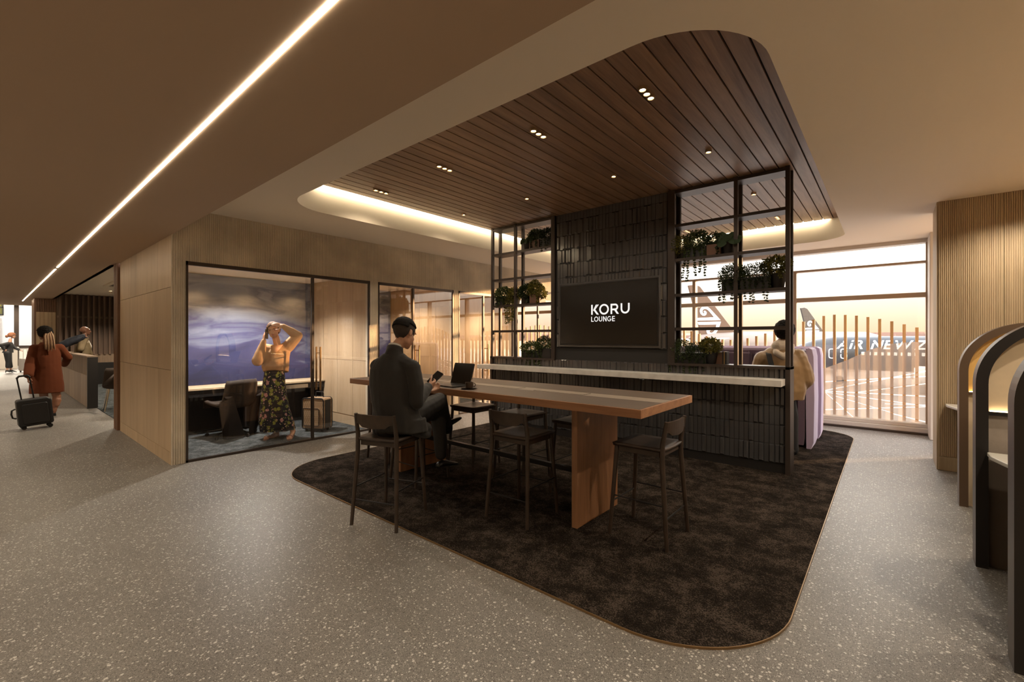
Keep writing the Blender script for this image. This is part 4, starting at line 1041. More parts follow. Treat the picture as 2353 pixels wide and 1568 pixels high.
def booth_chair(loc, rz, label):
    t = thing('booth_chair', label, 'chair', loc, rz, 'booth chairs')
    mb = MB()
    prof = [(.20,0),(.225,.04),(.235,.30),(.23,.42),(.20,.44)]
    mb.lathe(prof, n=28).build('seat', M['chair_grey'], t, smooth='auto', local=True)
    bk = MB(); n = 15; f, g = [], []
    for i in range(n):
        a = R(180 + 180*i/(n-1)); 
        f.append([(math.cos(a)*.26, math.sin(a)*.26, .05), (math.cos(a)*.27, math.sin(a)*.27, .66)]); g.append([(math.cos(a)*.22, math.sin(a)*.22, .05), (math.cos(a)*.22, math.sin(a)*.22, .66)])
    for i in range(n-1): bk.hexa([f[i][0], f[i+1][0], g[i+1][0], g[i][0]], [f[i][1], f[i+1][1], g[i+1][1], g[i][1]])
    bk.build('backrest', M['chair_grey'], t, local=True, smooth='auto')
    return t
booth_chair((.78, 3.52, 0), R(0), 'charcoal felt tub chair tucked between the two black-faced screens')

# ------------------------------------------------------------------ lilac high-back sofa pods behind the tiled wall
def pod(y0, y1, label, lead):
    t = thing('high_back_sofa', label, 'sofa', (-1.9, (y0+y1)/2, .011), 0, 'high-back sofas')
    x1, x0, h = -.80, -3.1, 1.365
    # padded back curving round to the wing
    pts = rrect(x0, x1, y0-.75, y1, (.02,.02,.22,.22), 10)
    path = [p for p in pts if p[1] >= y0-.001]
    def wall(path, th, z0, z1, m, nm, puff=.03):
        rings_o, rings_i = [], []
        P = [Vector((a,b,0)) for a,b in path]; n = len(P)
        nor = []
        for i in range(n):
            d = (P[min(i+1,n-1)]-P[max(i-1,0)]).normalized(); nor.append(Vector((d.y,-d.x,0)))
        prof = [(0,z0),(puff,z0+.10),(puff*1.3,(z0+z1)/2),(puff,z1-.12),(puff*.4,z1-.02),(-th*.5,z1),(-th+puff*-.2,z1-.03),(-th-puff*.2,(z0+z1)/2),(-th,z0)]
        rings = [[p + nn*o_ + Vector((0,0,z)) for o_, z in prof] for p, nn in zip(P, nor)]
        return MB().loft(rings).build(nm, m, t, smooth='auto')
    path = [(x1-.0, y0), (x1-.0, y0+.2), (x1, y1-.25)] + [(x1-.22+.22*math.cos(R(a)), y1-.22+.22*math.sin(R(a))) for a in range(0, 91, 10)] + [(-2.0, y1), (x0+.2, y1)]
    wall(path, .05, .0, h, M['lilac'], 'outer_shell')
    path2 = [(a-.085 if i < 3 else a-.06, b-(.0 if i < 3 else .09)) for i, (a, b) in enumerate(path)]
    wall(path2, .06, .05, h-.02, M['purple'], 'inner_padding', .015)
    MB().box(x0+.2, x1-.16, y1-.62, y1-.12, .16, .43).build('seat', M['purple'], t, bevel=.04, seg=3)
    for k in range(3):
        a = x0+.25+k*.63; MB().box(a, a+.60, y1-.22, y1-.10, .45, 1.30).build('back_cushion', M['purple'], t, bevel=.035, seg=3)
    return t
pod(7.14, 7.80, 'lilac high-back sofa pod nearest the tiled wall', True)
pod(7.96, 8.48, 'lilac high-back sofa pod nearest the windows', False)
# ------------------------------------------------------------------ outside: posts, airfield, aircraft
def post_top(x):
    if x > -1.0: 
        pts = [(-1.0,1.89),(-.918,1.906),(-.761,1.924),(-.601,1.914),(-.443,1.896),(-.285,1.867),(-.126,1.829),(.032,1.785),(.192,1.73),(.351,1.675),(.6,1.6),(9,1.5)]
        for (a,b),(c,d) in zip(pts, pts[1:]):
            if x <= c: return b + (d-b)*(x-a)/(c-a)
    return 1.66 + .2*math.cos((x+.85)*1.9)
pm = MB().box(-.021, .021, -.03, .03, 0, 1).mesh('post'); pm.materials.append(M['post_wood'])
for i in range(58):
    x = .67 - .1588*i
    o = bpy.data.objects.new('timber_post', pm); COL.objects.link(o); z = post_top(x)
    o.location = (x, 10.0, -4.0); o.scale = (1, 1, z + 4.0)
    tag(o, 'upright timber fence post outside the lounge windows, top set to a wave line', 'post', 'timber posts outside the windows')
GZ = -4.0
o = MB().box(-900, 900, 9.62, 160, GZ-.5, GZ).build('apron', M['apron']); tag(o, 'pale concrete airport apron', kind='structure')
o = MB().box(-3500, 3500, 160, 2600, GZ-.6, GZ-.02).build('airfield', M['field']); tag(o, 'dry golden airfield grass', kind='structure')
random.seed(11); mb = MB()
for i in range(420):
    y = random.uniform(620, 1500); x = random.uniform(-1500, 900); w_ = random.uniform(8, 60); h_ = random.uniform(3, 15)
    mb.box(x, x+w_, y, y+random.uniform(8,30), GZ-.5, GZ+h_)
o = mb.build('distant_town', M['city']); tag(o, 'hazy low town along the horizon beyond the airfield', 'town', kind='stuff')
for x, y, w_, h_, lb in ((-560,600,10,27,'slim distant chimney standing on the horizon'), (-530,600,18,24,'broad distant tower block on the horizon')):
    o = MB().box(x, x+w_, y, y+20, GZ, GZ+h_).box(x+w_*.2, x+w_*.8, y+2, y+18, GZ+h_, GZ+h_+3).build('distant_tower', M['city']); tag(o, lb, 'tower')
mb = MB(); prof = []
for i in range(61):
    x = -3000 + 100*i; prof.append((x, 20 + 22*noise.noise(Vector((i*.21, 3.1, 0))) + 16*noise.noise(Vector((i*.5, 1.1, 0)))))
mb.prism([(-3000, GZ)] + prof + [(3000, GZ)], 2300, 2400, 'y')
o = mb.build('hills', M['hills']); tag(o, 'pale hazy hills on the horizon', kind='structure')

def koru(s, mat, parent, Mx):
    """the curled fern emblem of the fin, drawn as flat strokes; unit square about the origin"""
    mb = MB()
    def strokepoly(pts, ws):
        L, Q = [], []
        n = len(pts)
        for i in range(n):
            a, b = pts[max(i-1,0)], pts[min(i+1,n-1)]; dx, dz = b[0]-a[0], b[1]-a[1]; q = math.hypot(dx,dz) or 1
            L.append((pts[i][0]-dz/q*ws[i]/2, pts[i][1]+dx/q*ws[i]/2)); Q.append((pts[i][0]+dz/q*ws[i]/2, pts[i][1]-dx/q*ws[i]/2))
        for i in range(n-1): mb.add([(L[i][0],0,L[i][1]),(Q[i][0],0,Q[i][1]),(Q[i+1][0],0,Q[i+1][1]),(L[i+1][0],0,L[i+1][1])], [(0,1,2,3)])
    # upper curl: px frame of the photograph, origin at fin emblem centre (680,770), 100 px = 1 unit
    def px(x, y): return ((x-690)/100.0, (770-y)/100.0)
    def band(A, B):
        for i in range(len(A)-1):
            q = [px(*A[i]), px(*A[i+1]), px(*B[i+1]), px(*B[i])]; mb.add([(u_, 0, w_) for u_, w_ in q], [(0,1,2,3)])
    band([(885,752),(800,655),(735,580),(690,533),(640,507),(590,516),(553,552),(541,600),(556,648),(590,677),(625,678),(650,655),(656,622),(640,595),(618,590)],
         [(775,703),(738,652),(703,608),(672,575),(638,557),(608,562),(590,582),(585,605),(592,628),(604,640),(614,638),(619,631),(617,622),(610,616),(603,612)])
    band([(480,722),(775,703),(885,752)], [(495,766),(700,760),(884,753)])
    band([(505,794),(892,780)], [(522,838),(870,830)])
    band([(892,780),(868,860),(840,930),(800,1000),(750,1032),(700,1025),(662,990),(650,945),(664,916),(690,912)],
         [(816,830),(808,872),(790,930),(765,966),(735,982),(712,976),(700,958),(702,944),(712,938),(722,942)])
    mb.v = [Vector((p.x*s, p.y, p.z*s)) for p in mb.v]
    mb.xf(Mx); o = mb.build('koru_emblem', mat, parent); return o
def airplane(loc, rz, label, mats, text=None, L_=36, Rf=1.95, zc=3.9, sc=1.0):
    t = thing('airliner', label, 'airplane', loc, rz)                   # nose towards local -x, port side faces local -y
    t.scale = (sc, sc, sc)
    def loc_(mb, nm, m, par=None, **k): return mb.build(nm, m, par or t, local=True, **k)
    prof = [(-L_/2,.05,-.5),(-L_/2+.5,.65,-.42),(-L_/2+1.6,1.2,-.28),(-L_/2+3.2,1.68,-.1),(-L_/2+5.2,Rf,0),(L_/2-12,Rf,0),(L_/2-8,Rf*.86,.22),(L_/2-4,Rf*.55,.62),(L_/2-.8,Rf*.22,.95),(L_/2,.12,1.0)]
    rings = [[(x, r_*math.cos(2*math.pi*i/28), zc+dz+r_*math.sin(2*math.pi*i/28)) for i in range(28)] for x, r_, dz in prof]
    fus = loc_(MB().loft(rings), 'fuselage', mats[0], smooth='auto')
    # fin
    zb = zc + 1.1; fin = [(L_/2-8.6,zb),(L_/2-7.2,zb+.95),(L_/2-1.75,zb+7.0),(L_/2-1.0,zb+7.25),(L_/2+.1,zb+7.1),(L_/2-1.6,zb+1.6),(L_/2-1.7,zb)]
    f = loc_(MB().prism(fin, -.14, .14, 'y'), 'tail_fin', mats[1], bevel=.06)
    for sy in (-1, 1):
        w = MB().hexa([(L_/2-4.6,sy*.4,zc+.55),(L_/2-1.8,sy*.4,zc+.55),(L_/2-.3,sy*6.0,zc+.95),(L_/2-1.6,sy*6.0,zc+.95)], [(L_/2-4.4,sy*.4,zc+.78),(L_/2-1.9,sy*.4,zc+.72),(L_/2-.35,sy*6.0,zc+1.02),(L_/2-1.55,sy*6.0,zc+1.03)])
        loc_(w, 'stabiliser', M['plane_white'])
        w = MB().hexa([(-4,sy*1.4,zc-1.3),(3,sy*1.4,zc-1.3),(5.2,sy*16,zc-.2),(3.6,sy*16,zc-.2)], [(-3.8,sy*1.4,zc-.8),(2.9,sy*1.4,zc-1.0),(5.15,sy*16,zc-.1),(3.65,sy*16,zc-.08)])
        loc_(w, 'wing', M['plane_white'])
        e = MB(); rr = [(-1.9,.85),(-1.6,1.05),(.2,1.05),(1.6,.7),(1.7,.5)]
        e.loft([[(-4.2+x, sy*5.2 + r_*math.cos(2*math.pi*i/20), zc-2.1 + r_*math.sin(2*math.pi*i/20)) for i in range(20)] for x, r_ in rr])
        loc_(e, 'engine', M['plane_white'], smooth='auto')
    for x, y in ((-L_/2+5.5,0),(1.5,2.6),(1.5,-2.6)):
        loc_(MB().tube([(x,y,.5),(x,y,zc-1.5)], .14, 8), 'landing_gear', M['chrome'])
        w = MB().lathe([(.1,-.2),(.5,-.2),(.55,0),(.5,.2),(.1,.2)], n=18); w.xf(Matrix.Translation((x,y,.55)) @ Matrix.Rotation(R(90),4,'X')); loc_(w, 'wheel', M['plane_black'], smooth='auto')
    return t, fus, f
def on_side(mb_flat, zc, Rf, off):                          # wrap flat x/z shapes onto the port side of the fuselage
    for p in mb_flat.v:
        dz = max(-Rf*.98, min(Rf*.98, p.z - zc)); p.y = -(math.sqrt(Rf*Rf - dz*dz) + off)
    return mb_flat
# A: dark airliner along the stand, nose to -x, lettering on its port side
PA = (8.0, 65, GZ); ZC = 3.75
tA, fA, finA = airplane(PA, 0, 'dark grey airliner parked along the stand with white AIR NEW Z lettering', (M['plane_black'], M['plane_black']), zc=ZC)
def text_mesh(s_, size, shear=.25):
    c = bpy.data.curves.new('t', 'FONT'); c.body = s_; c.size = size; c.shear = shear; c.space_character = 1.08; c.offset = .028
    o = bpy.data.objects.new('t', c); COL.objects.link(o); bpy.context.view_layer.update()
    me = bpy.data.meshes.new_from_object(o.evaluated_get(bpy.context.evaluated_depsgraph_get()))
    bm = bmesh.new(); bm.from_mesh(me); bmesh.ops.triangulate(bm, faces=bm.faces)
    bmesh.ops.subdivide_edges(bm, edges=[e for e in bm.edges if e.calc_length() > .3], cuts=1)
    bmesh.ops.triangulate(bm, faces=bm.faces); bm.to_mesh(me); bm.free()
    mb = MB(); mb.add([(v.co.x, 0, v.co.y) for v in me.vertices], [tuple(p.vertices) for p in me.polygons])
    bpy.data.objects.remove(o); bpy.data.curves.remove(c); bpy.data.meshes.remove(me); return mb
xx = -4.55 - PA[0]
for chx, wd_ in zip('AIR NEW ZEALAND', (1.0,.42,1.0,.45,1.05,.85,1.25,.45,.9,.85,.95,.8,.95,1.05,1)):
    if chx != ' ':
        q = text_mesh(chx, 1.35); q.v = [Vector((p.x + xx, 0, p.z + ZC + .55)) for p in q.v]
        on_side(q, ZC, 1.95, .02).build('letter', M['plane_mark'], fA, local=True)
    xx += wd_*1.02
def ringpoly(x, z, w, h, th):
    mb = MB(); o_ = rrect(x, x+w, z, z+h, (w*.35,)*4, 5); i_ = rrect(x+th, x+w-th, z+th, z+h-th, (w*.28,)*4, 5); n = len(o_)
    for k in range(n): j = (k+1) % n; mb.add([(o_[k][0],0,o_[k][1]),(o_[j][0],0,o_[j][1]),(i_[j][0],0,i_[j][1]),(i_[k][0],0,i_[k][1])], [(0,1,2,3)])
    return mb
for x in (-5.35, -4.25):
    on_side(ringpoly(x - PA[0], ZC-.62, .62, 1.15, .09), ZC, 1.95, .02).build('door_outline', M['plane_mark'], fA, local=True)
for k in range(30):
    x = -8.4 + .55*k - PA[0]
    if abs(x + PA[0] + 5.0) < .75 or abs(x + PA[0] + 3.9) < .5: continue
    on_side(MB().add([(x,0,ZC-.15),(x+.26,0,ZC-.15),(x+.26,0,ZC+.20),(x,0,ZC+.20)], [(0,1,2,3)]), ZC, 1.95, .02).build('cabin_window', M['plane_mark'], fA, local=True)
# B and C: tails with the curled emblem, noses to +x (turned round)
def tailed(px, d, label, fin_mat, body, zc, sc):
    dirx = -math.sin(YAW) + math.cos(YAW)*(px-CX)/F_PX; diry = math.cos(YAW) + math.sin(YAW)*(px-CX)/F_PX
    cx_, cy_ = dirx*d, diry*d
    # fin centre sits at local x ~ 14.2; the nose points away from the lounge
    rz = math.atan2(-.809, -.588); ox, oy = 14.2*sc*math.cos(rz), 14.2*sc*math.sin(rz)
    t, fu, fn = airplane((cx_ - ox, cy_ - oy, GZ), rz, label, (body, fin_mat), zc=zc, sc=sc)
    koru(1.0, M['plane_mark'], fn, Matrix.Identity(4))
    ko = [o for o in bpy.data.objects if o.name.startswith('koru_emblem')][-1]
    ko.data.transform(XF[t.name])                       # undo the world-to-local step, then place on the fin
    ko.data.transform(Matrix.Translation((14.9, .16, 6.9)) @ Matrix.Diagonal((-.97, 1, .78, 1)))
    return t
tailed(1637, 75, 'white airliner whose brown tail fin carries a white curled fern emblem', M['plane_fin'], M['plane_grey'], 3.53, 1.21)
tailed(1871, 110, 'distant airliner showing only its dark tail fin over the parked fuselage', M['plane_black'], M['plane_black'], 3.53, 1.09)
# ------------------------------------------------------------------ shelf plants
def leaf(mb, p, d, n_, L_, w):
    """folded pointed leaf: base p, direction d, normal n_"""
    s = d.cross(n_).normalized(); m_ = p + d*L_*.45
    mb.add([p, m_ + s*w*.5 + n_*w*.12, p + d*L_ - n_*L_*.12, m_ - s*w*.5 + n_*w*.12], [(0,1,2),(0,2,3)])
def rv(): 
    while True:
        v = Vector((random.uniform(-1,1), random.uniform(-1,1), random.uniform(-1,1)))
        if .05 < v.length < 1: return v.normalized()
def bush(mb, c, rad, n, L_, up=.3):
    for _ in range(int(n*3.2)):
        v = rv(); r_ = random.uniform(.12, 1)**.5
        p = Vector((c[0] + v.x*rad[0]*r_, c[1] + v.y*rad[1]*r_, c[2] + v.z*rad[2]*r_))
        d = (v + rv()*.7 + Vector((0,0,up))).normalized(); nn = (rv() + Vector((0,-.4,.6))).normalized(); nn = (nn - d*nn.dot(d)).normalized()
        l_ = L_*random.uniform(.40,.85); leaf(mb, p, d, nn, l_, l_*random.uniform(.55,.8))
def trail(mb, st_, p, drop, n, L_):
    q = Vector(p); pts = [q.copy()]; k = max(4, int(drop/.03))
    for i in range(k):
        q = q + Vector((random.uniform(-.010,.010), random.uniform(-.006,.004), -drop/k)); pts.append(q.copy())
    st_.tube(pts, .0015, 4)
    for i in range(int(n*1.9)):
        b = random.choice(pts); d = Vector((random.uniform(-1,1), random.uniform(-1,.5), random.uniform(-1,.15))).normalized()
        nn = (Vector((0,-1,.3)) + rv()*.6); nn = (nn - d*nn.dot(d)).normalized(); l_ = L_*random.uniform(.45,.9); leaf(mb, b, d, nn, l_, l_*.7)
def pot_mesh(kind, w, h):
    mb = MB()
    if kind == 'trough': mb.box(-w/2, w/2, -.085, .085, 0, h)
    else:
        mb.lathe([(w*.32,0),(w*.36,.01),(w*.48,h-.02),(w*.5,h-.015),(w*.5,h),(w*.45,h),(w*.42,h-.03),(.001,h-.03)], n=20)
    return mb
def plant(x, z, kind, w, h, pm, lm, label, cl, tr=(), L_=.035, group='shelf plants', bigs=0, yoff=0):
    t = thing('potted_plant', label, 'plant', (x, 5.735+yoff, z+.001), 0, group)
    pot_mesh(kind, w, h).build('planter', M[pm], t, smooth='auto', bevel=.003 if kind == 'trough' else 0, local=True)
    mb = MB(); stm = MB()
    for c, rad, n in cl: bush(mb, c, rad, n, L_)
    for px, py, pz, drop, n in tr: trail(mb, stm, (px, py, pz), drop, n, L_*.95)
    if mb.v: o = mb.build('foliage', M[lm], t, local=True); o['kind'] = 'stuff'
    for i in range(3): stm.tube([(0,0,h-.02), (random.uniform(-.05,.05), random.uniform(-.04,.04), h+.06)], .003, 5)
    stm.build('stems', M['leaf_dark'], t, local=True)
    for i in range(bigs):
        a = random.uniform(0, 2*math.pi); el = random.uniform(.1, 1.1)
        d = Vector((math.cos(a)*math.cos(el), -abs(math.sin(a))*math.cos(el)*.6, math.sin(el)))
        tip = Vector((0,0,h)) + d*random.uniform(.10,.19); q = MB()
        sd = Vector((-d.y, d.x, 0)).normalized() if abs(d.z) < .95 else Vector((1,0,0))
        dn = Vector((d.x*.5, d.y*.5 - .3, -.75)).normalized(); l_ = random.uniform(.10,.15)
        ks = [(0,.0),(.12,.42),(.35,.5),(.65,.36),(.88,.14),(1,0)]
        sd = dn.cross(Vector((0,-1,.2))).normalized(); nn = sd.cross(dn)
        Lf = [tip + dn*l_*a_ + sd*l_*b_ - nn*.012*(b_>0) for a_, b_ in ks]; Rt = [tip + dn*l_*a_ - sd*l_*b_ - nn*.012*(b_>0) for a_, b_ in ks]; C_ = [tip + dn*l_*a_ for a_, b_ in ks]
        for j in range(5): q.add([C_[j], Lf[j], Lf[j+1], C_[j+1]], [(0,1,2,3)]); q.add([C_[j], C_[j+1], Rt[j+1], Rt[j]], [(0,1,2,3)])
        q.tube([(0,0,h-.02), tip*.5 + Vector((0,0,h*.5+.05)), tip], .003, 5)
        q.build('leaf', M['leaf_big'], t, smooth=True, local=True)
    return t
random.seed(21)
F_ = -.09
S5, S4, S3, S1 = 2.93, 2.497, 2.055, ZL
# left frame, top shelf
plant(-4.50, S5, 'pot', .17, .12, 'pot', 'leaf_big', 'broad-leaved plant in a black pot on the top shelf by the glazed rooms', [], [], bigs=11)
plant(-4.32, S5, 'trough', .20, .13, 'pot_br', 'leaf_fern', 'soft green fern in a copper trough on the top shelf', [((0,-.02,.20),(.15,.11,.11),520)], [(-.05,F_,.13,.12,30),(.05,F_,.13,.10,30)], .036)
plant(-4.08, S5, 'trough', .24, .14, 'pot', 'leaf_dark', 'dark trailing ivy in a black trough on the top shelf against the tiles', [((0,-.02,.19),(.15,.11,.11),560)], [(-.08,F_,.14,.20,60),(-.02,F_,.15,.19,60),(.05,F_,.14,.16,50),(.10,F_,.14,.14,40)], .032)
# left frame, third shelf
plant(-5.00, S3, 'trough', .26, .14, 'pot', 'leaf_ivy', 'full ivy in a black trough at the outer end of the shelf', [((0,-.03,.18),(.19,.13,.13),620)], [(-.14,F_,.14,.16,50),(-.08,F_,.15,.17,50),(.02,F_,.15,.18,50)], .042)
plant(-4.77, S3, 'pot', .18, .14, 'pot', 'leaf_gold', 'golden-tipped trailing plant spilling far below the shelf', [((0,-.02,.17),(.14,.12,.12),360)], [(-.14,F_,.10,.40,90),(-.10,F_,.12,.42,110),(-.05,F_,.12,.40,110),(0,F_,.12,.37,100),(.05,F_,.12,.33,90)], .042)
plant(-4.53, S3, 'pot', .18, .15, 'pot', 'leaf_dark', 'dark leafy plant in a black pot on the middle shelf', [((0,-.02,.20),(.13,.11,.12),380)], [(.05,F_,.14,.10,30)], .05)
plant(-4.31, S3, 'trough', .20, .14, 'pot_br', 'leaf_gold', 'yellow-green shrub with upright shoots in a copper trough', [((-.04,-.02,.22),(.13,.10,.15),420),((.08,-.02,.16),(.10,.09,.10),200)], [(.06,F_,.13,.13,40)], .046)
# left frame, bottom
plant(-4.42, S1, 'trough', .30, .11, 'pot', 'leaf_ivy', 'bright ivy spilling over the tiled wall from a black trough', [((0,-.03,.15),(.20,.12,.11),620)], [(-.12,F_,.11,.20,60),(-.05,F_,.12,.22,70),(.03,F_,.12,.24,70),(.10,F_,.12,.22,60)], .034)
plant(-4.12, S1, 'trough', .24, .15, 'pot', 'leaf_ivy', 'round leafy plant in a tall black trough against the tiled pier', [((-.03,-.03,.23),(.15,.11,.11),460)], [(-.10,F_,.15,.24,60),(-.05,F_,.15,.26,60)], .038)
# right frame, second shelf
plant(-1.99, S4, 'pot', .17, .13, 'pot', 'leaf_gold', 'feathery olive plant in a black pot beside the tiled pier', [((-.02,-.04,.17),(.14,.12,.14),520)], [(-.05,F_,.12,.05,20)], .030)
plant(-1.82, S4, 'trough', .24, .13, 'pot', 'leaf_ivy', 'green fern with long trailing shoots over the shelf edge', [((0,-.03,.20),(.16,.12,.14),640)], [(-.12,F_,.12,.36,80),(-.07,F_,.12,.40,90),(-.02,F_,.12,.34,80),(.05,F_,.12,.30,70),(.10,F_,.12,.35,80)], .036)
plant(-1.61, S4, 'trough', .16, .13, 'pot_br', 'leaf_dark', 'small dark plant in a copper trough on the right shelf', [((0,-.02,.19),(.11,.10,.09),280)], [(.05,F_,.13,.12,40)], .030)
plant(-1.47, S4, 'pot', .17, .14, 'pot', 'leaf_big', 'philodendron with large hanging leaves beside the middle post', [((0,0,.16),(.06,.06,.05),30)], [], bigs=14)
# right frame, third shelf
plant(-1.40, S3, 'trough', .24, .14, 'pot', 'leaf_dark', 'dense dark trailing plant around the middle post', [((0,-.03,.18),(.17,.12,.14),620)], [(-.14,F_,.12,.22,60),(-.08,F_,.13,.26,70),(0,F_,.13,.22,60),(.08,F_,.12,.2,60)], .034)
plant(-1.15, S3, 'trough', .28, .14, 'pot', 'leaf_dark', 'dark twiggy plant with fine shoots hanging below the shelf', [((0,-.03,.17),(.19,.12,.14),700)], [(-.13,F_,.12,.22,60),(-.07,F_,.12,.26,70),(0,F_,.12,.27,70),(.07,F_,.12,.25,70),(.13,F_,.12,.26,70)], .028)
plant(-.95, S3, 'pot', .17, .16, 'pot', 'leaf_gold', 'leafy shrub in a tall black pot beside the end posts', [((-.02,-.02,.25),(.15,.12,.11),300)], [(.02,F_,.18,.06,10)], .05)
# right frame, bottom
plant(-2.0, S1, 'trough', .24, .13, 'pot', 'leaf_ivy', 'thick creeping fig spilling over the ledge beside the pier', [((0,-.04,.16),(.17,.13,.14),700)], [(-.12,F_,.12,.22,70),(-.05,F_,.12,.24,70),(.03,F_,.12,.24,70),(.10,F_,.12,.22,70)], .026)
plant(-1.80, S1, 'trough', .20, .13, 'pot', 'leaf_dark', 'dark small-leaved creeper in a black trough', [((0,-.05,.13),(.15,.12,.13),620)], [(-.08,F_,.12,.24,80),(0,F_,.12,.23,80),(.07,F_,.12,.2,60)], .026)
plant(-1.66, S1, 'pot', .17, .14, 'pot', 'leaf_gold', 'bright bushy plant in a tapered black pot on the low shelf', [((0,-.02,.21),(.13,.11,.10),340)], [], .046, yoff=-.01)
bx = thing('planter_box', 'copper and black box with a thin brass upright on the low shelf', 'box', (-1.53, 5.77, ZL+.001))
MB().box(-.085,-.0,-.05,.05,0,.145).build('copper_side', M['pot_br'], bx, local=True)
MB().box(.0,.02,-.055,.055,0,.148).build('black_panel', M['pot'], bx, local=True)
MB().box(.02,.027,-.055,.055,0,.15).build('brass_edge', M['brass'], bx, local=True)
MB().box(.027,.05,-.055,.055,0,.148).build('black_panel', M['pot'], bx, local=True)
# ------------------------------------------------------------------ people
class Person:
    """frame: local x across the line of sight, y away along it, z up; p() reads a point off the photograph at a depth"""
    def __init__(s, name_label, d, px0):
        s.u = (px0-CX)/F_PX; s.r = d*math.sqrt(1+s.u*s.u); a = math.atan(s.u)
        s.yaw = YAW - a; s.c = Vector((-math.sin(s.yaw), math.cos(s.yaw), 0)); s.k = (1/math.cos(a))**.5
        w = s.c*s.r
        s.t = thing('person', name_label, 'person', (w.x, w.y, 0), s.yaw)
    def p(s, x, y, dd=0):
        d = Vector((-math.sin(YAW), math.cos(YAW), 0)) + Vector((math.cos(YAW), math.sin(YAW), 0))*((x-CX)/F_PX)
        t = (s.r+dd)/d.dot(s.c); w = d*t; right = Vector((s.c.y, -s.c.x, 0))
        return Vector((w.dot(right)*s.k, dd, CAM_H - (y-777)/F_PX*t))
def frame(fwd, up=(0,0,1)):
    f = Vector(fwd).normalized(); u = Vector(up); r_ = f.cross(u).normalized(); u = r_.cross(f)
    return Matrix((r_, f, u)).transposed()              # columns: right, forward, up
def head(mb, c, M3, k=1.0):
    c = Vector(c)
    def E(p, r_): mb.ell(c + M3 @ (Vector(p)*k), tuple(x*k for x in r_), M3)
    E((0,-.012,.030),(.076,.097,.088)); E((0,.028,-.030),(.064,.066,.078)); E((0,.052,-.072),(.042,.040,.040)); E((0,.070,-.096),(.022,.020,.018))
    E((0,.078,.036),(.052,.022,.020))                                         # brow
    mb.cap(c + M3 @ (Vector((0,.092,.016))*k), c + M3 @ (Vector((0,.113,-.024))*k), .0085*k, .0125*k)   # nose
    for s in (-1,1):
        E((s*.034,.066,-.026),(.020,.022,.022)); E((s*.076,-.006,-.010),(.008,.020,.032)); E((s*.080,-.016,-.002),(.007,.010,.022)); E((s*.039,.014,-.062),(.019,.036,.034))
        E((s*.011,.108,-.030),(.008,.008,.006))
    E((0,.091,-.052),(.023,.010,.006)); E((0,.089,-.064),(.019,.011,.007))
def face_bits(t, c, M3, k=1.0, brow='brow'):
    c = Vector(c)
    for s in (-1,1):
        MB().ell(c + M3 @ (Vector((s*.031,.0725,.008))*k), (.013*k,.006*k,.006*k), M3).build('eye', M['eye'], t, smooth=True, local=True)
        MB().tube([c + M3 @ (Vector((s*q,y_,z))*k) for q, y_, z in ((.014,.0955,.026),(.030,.0935,.033),(.047,.087,.028))], .0035*k, 6).build('eyebrow', M[brow], t, smooth=True, local=True)
    MB().ell(c + M3 @ (Vector((0,.096,-.057))*k), (.021*k,.008*k,.0075*k), M3).build('lips', M['lip'], t, smooth=True, local=True)
def hand(mb, w, d, n_, k=1.0, curl=.5, thumb=1, spread=.12):
    """w wrist, d finger direction, n_ palm normal; thumb=+1 puts the thumb on the d x n side"""
    d = Vector(d).normalized(); n_ = Vector(n_); n_ = (n_ - d*n_.dot(d)).normalized(); s = d.cross(n_)*thumb; w = Vector(w)
    kn = w + d*.088*k
    for q in (-.028,-.009,.010,.029): mb.cap(w + s*q*.75*k + d*.015*k, kn + s*q*k, .0145*k, .0125*k, 8)
    mb.cap(w - d*.03*k, w + d*.03*k, .023*k, .024*k, 10)
    for i, (q, L_) in enumerate(((.029,.072),(.010,.080),(-.009,.075),(-.028,.058))):
        p = kn + s*q*k; a = d + s*(q*spread*12*.1); b = 0
        for j, f in enumerate((.44,.32,.24)):
            b += curl*(.55,.9,.6)[j]
            v = (a*math.cos(b) + n_*math.sin(b)).normalized(); e = p + v*L_*f*k
            mb.cap(p, e, (.0092,.0084,.0076)[j]*k, (.0084,.0076,.0066)[j]*k, 8); p = e
    p = w + d*.022*k + s*.026*k + n_*.006*k
    for j, (f, a, b) in enumerate(((.040,.75,.30),(.030,.45,.45),(.024,.25,.5))):
        v = (d*(1-a*.5) + s*a + n_*b*(.4+curl)).normalized(); e = p + v*f*k; mb.cap(p, e, (.0125,.0105,.0095)[j]*k, (.0105,.0095,.0078)[j]*k, 8); p = e
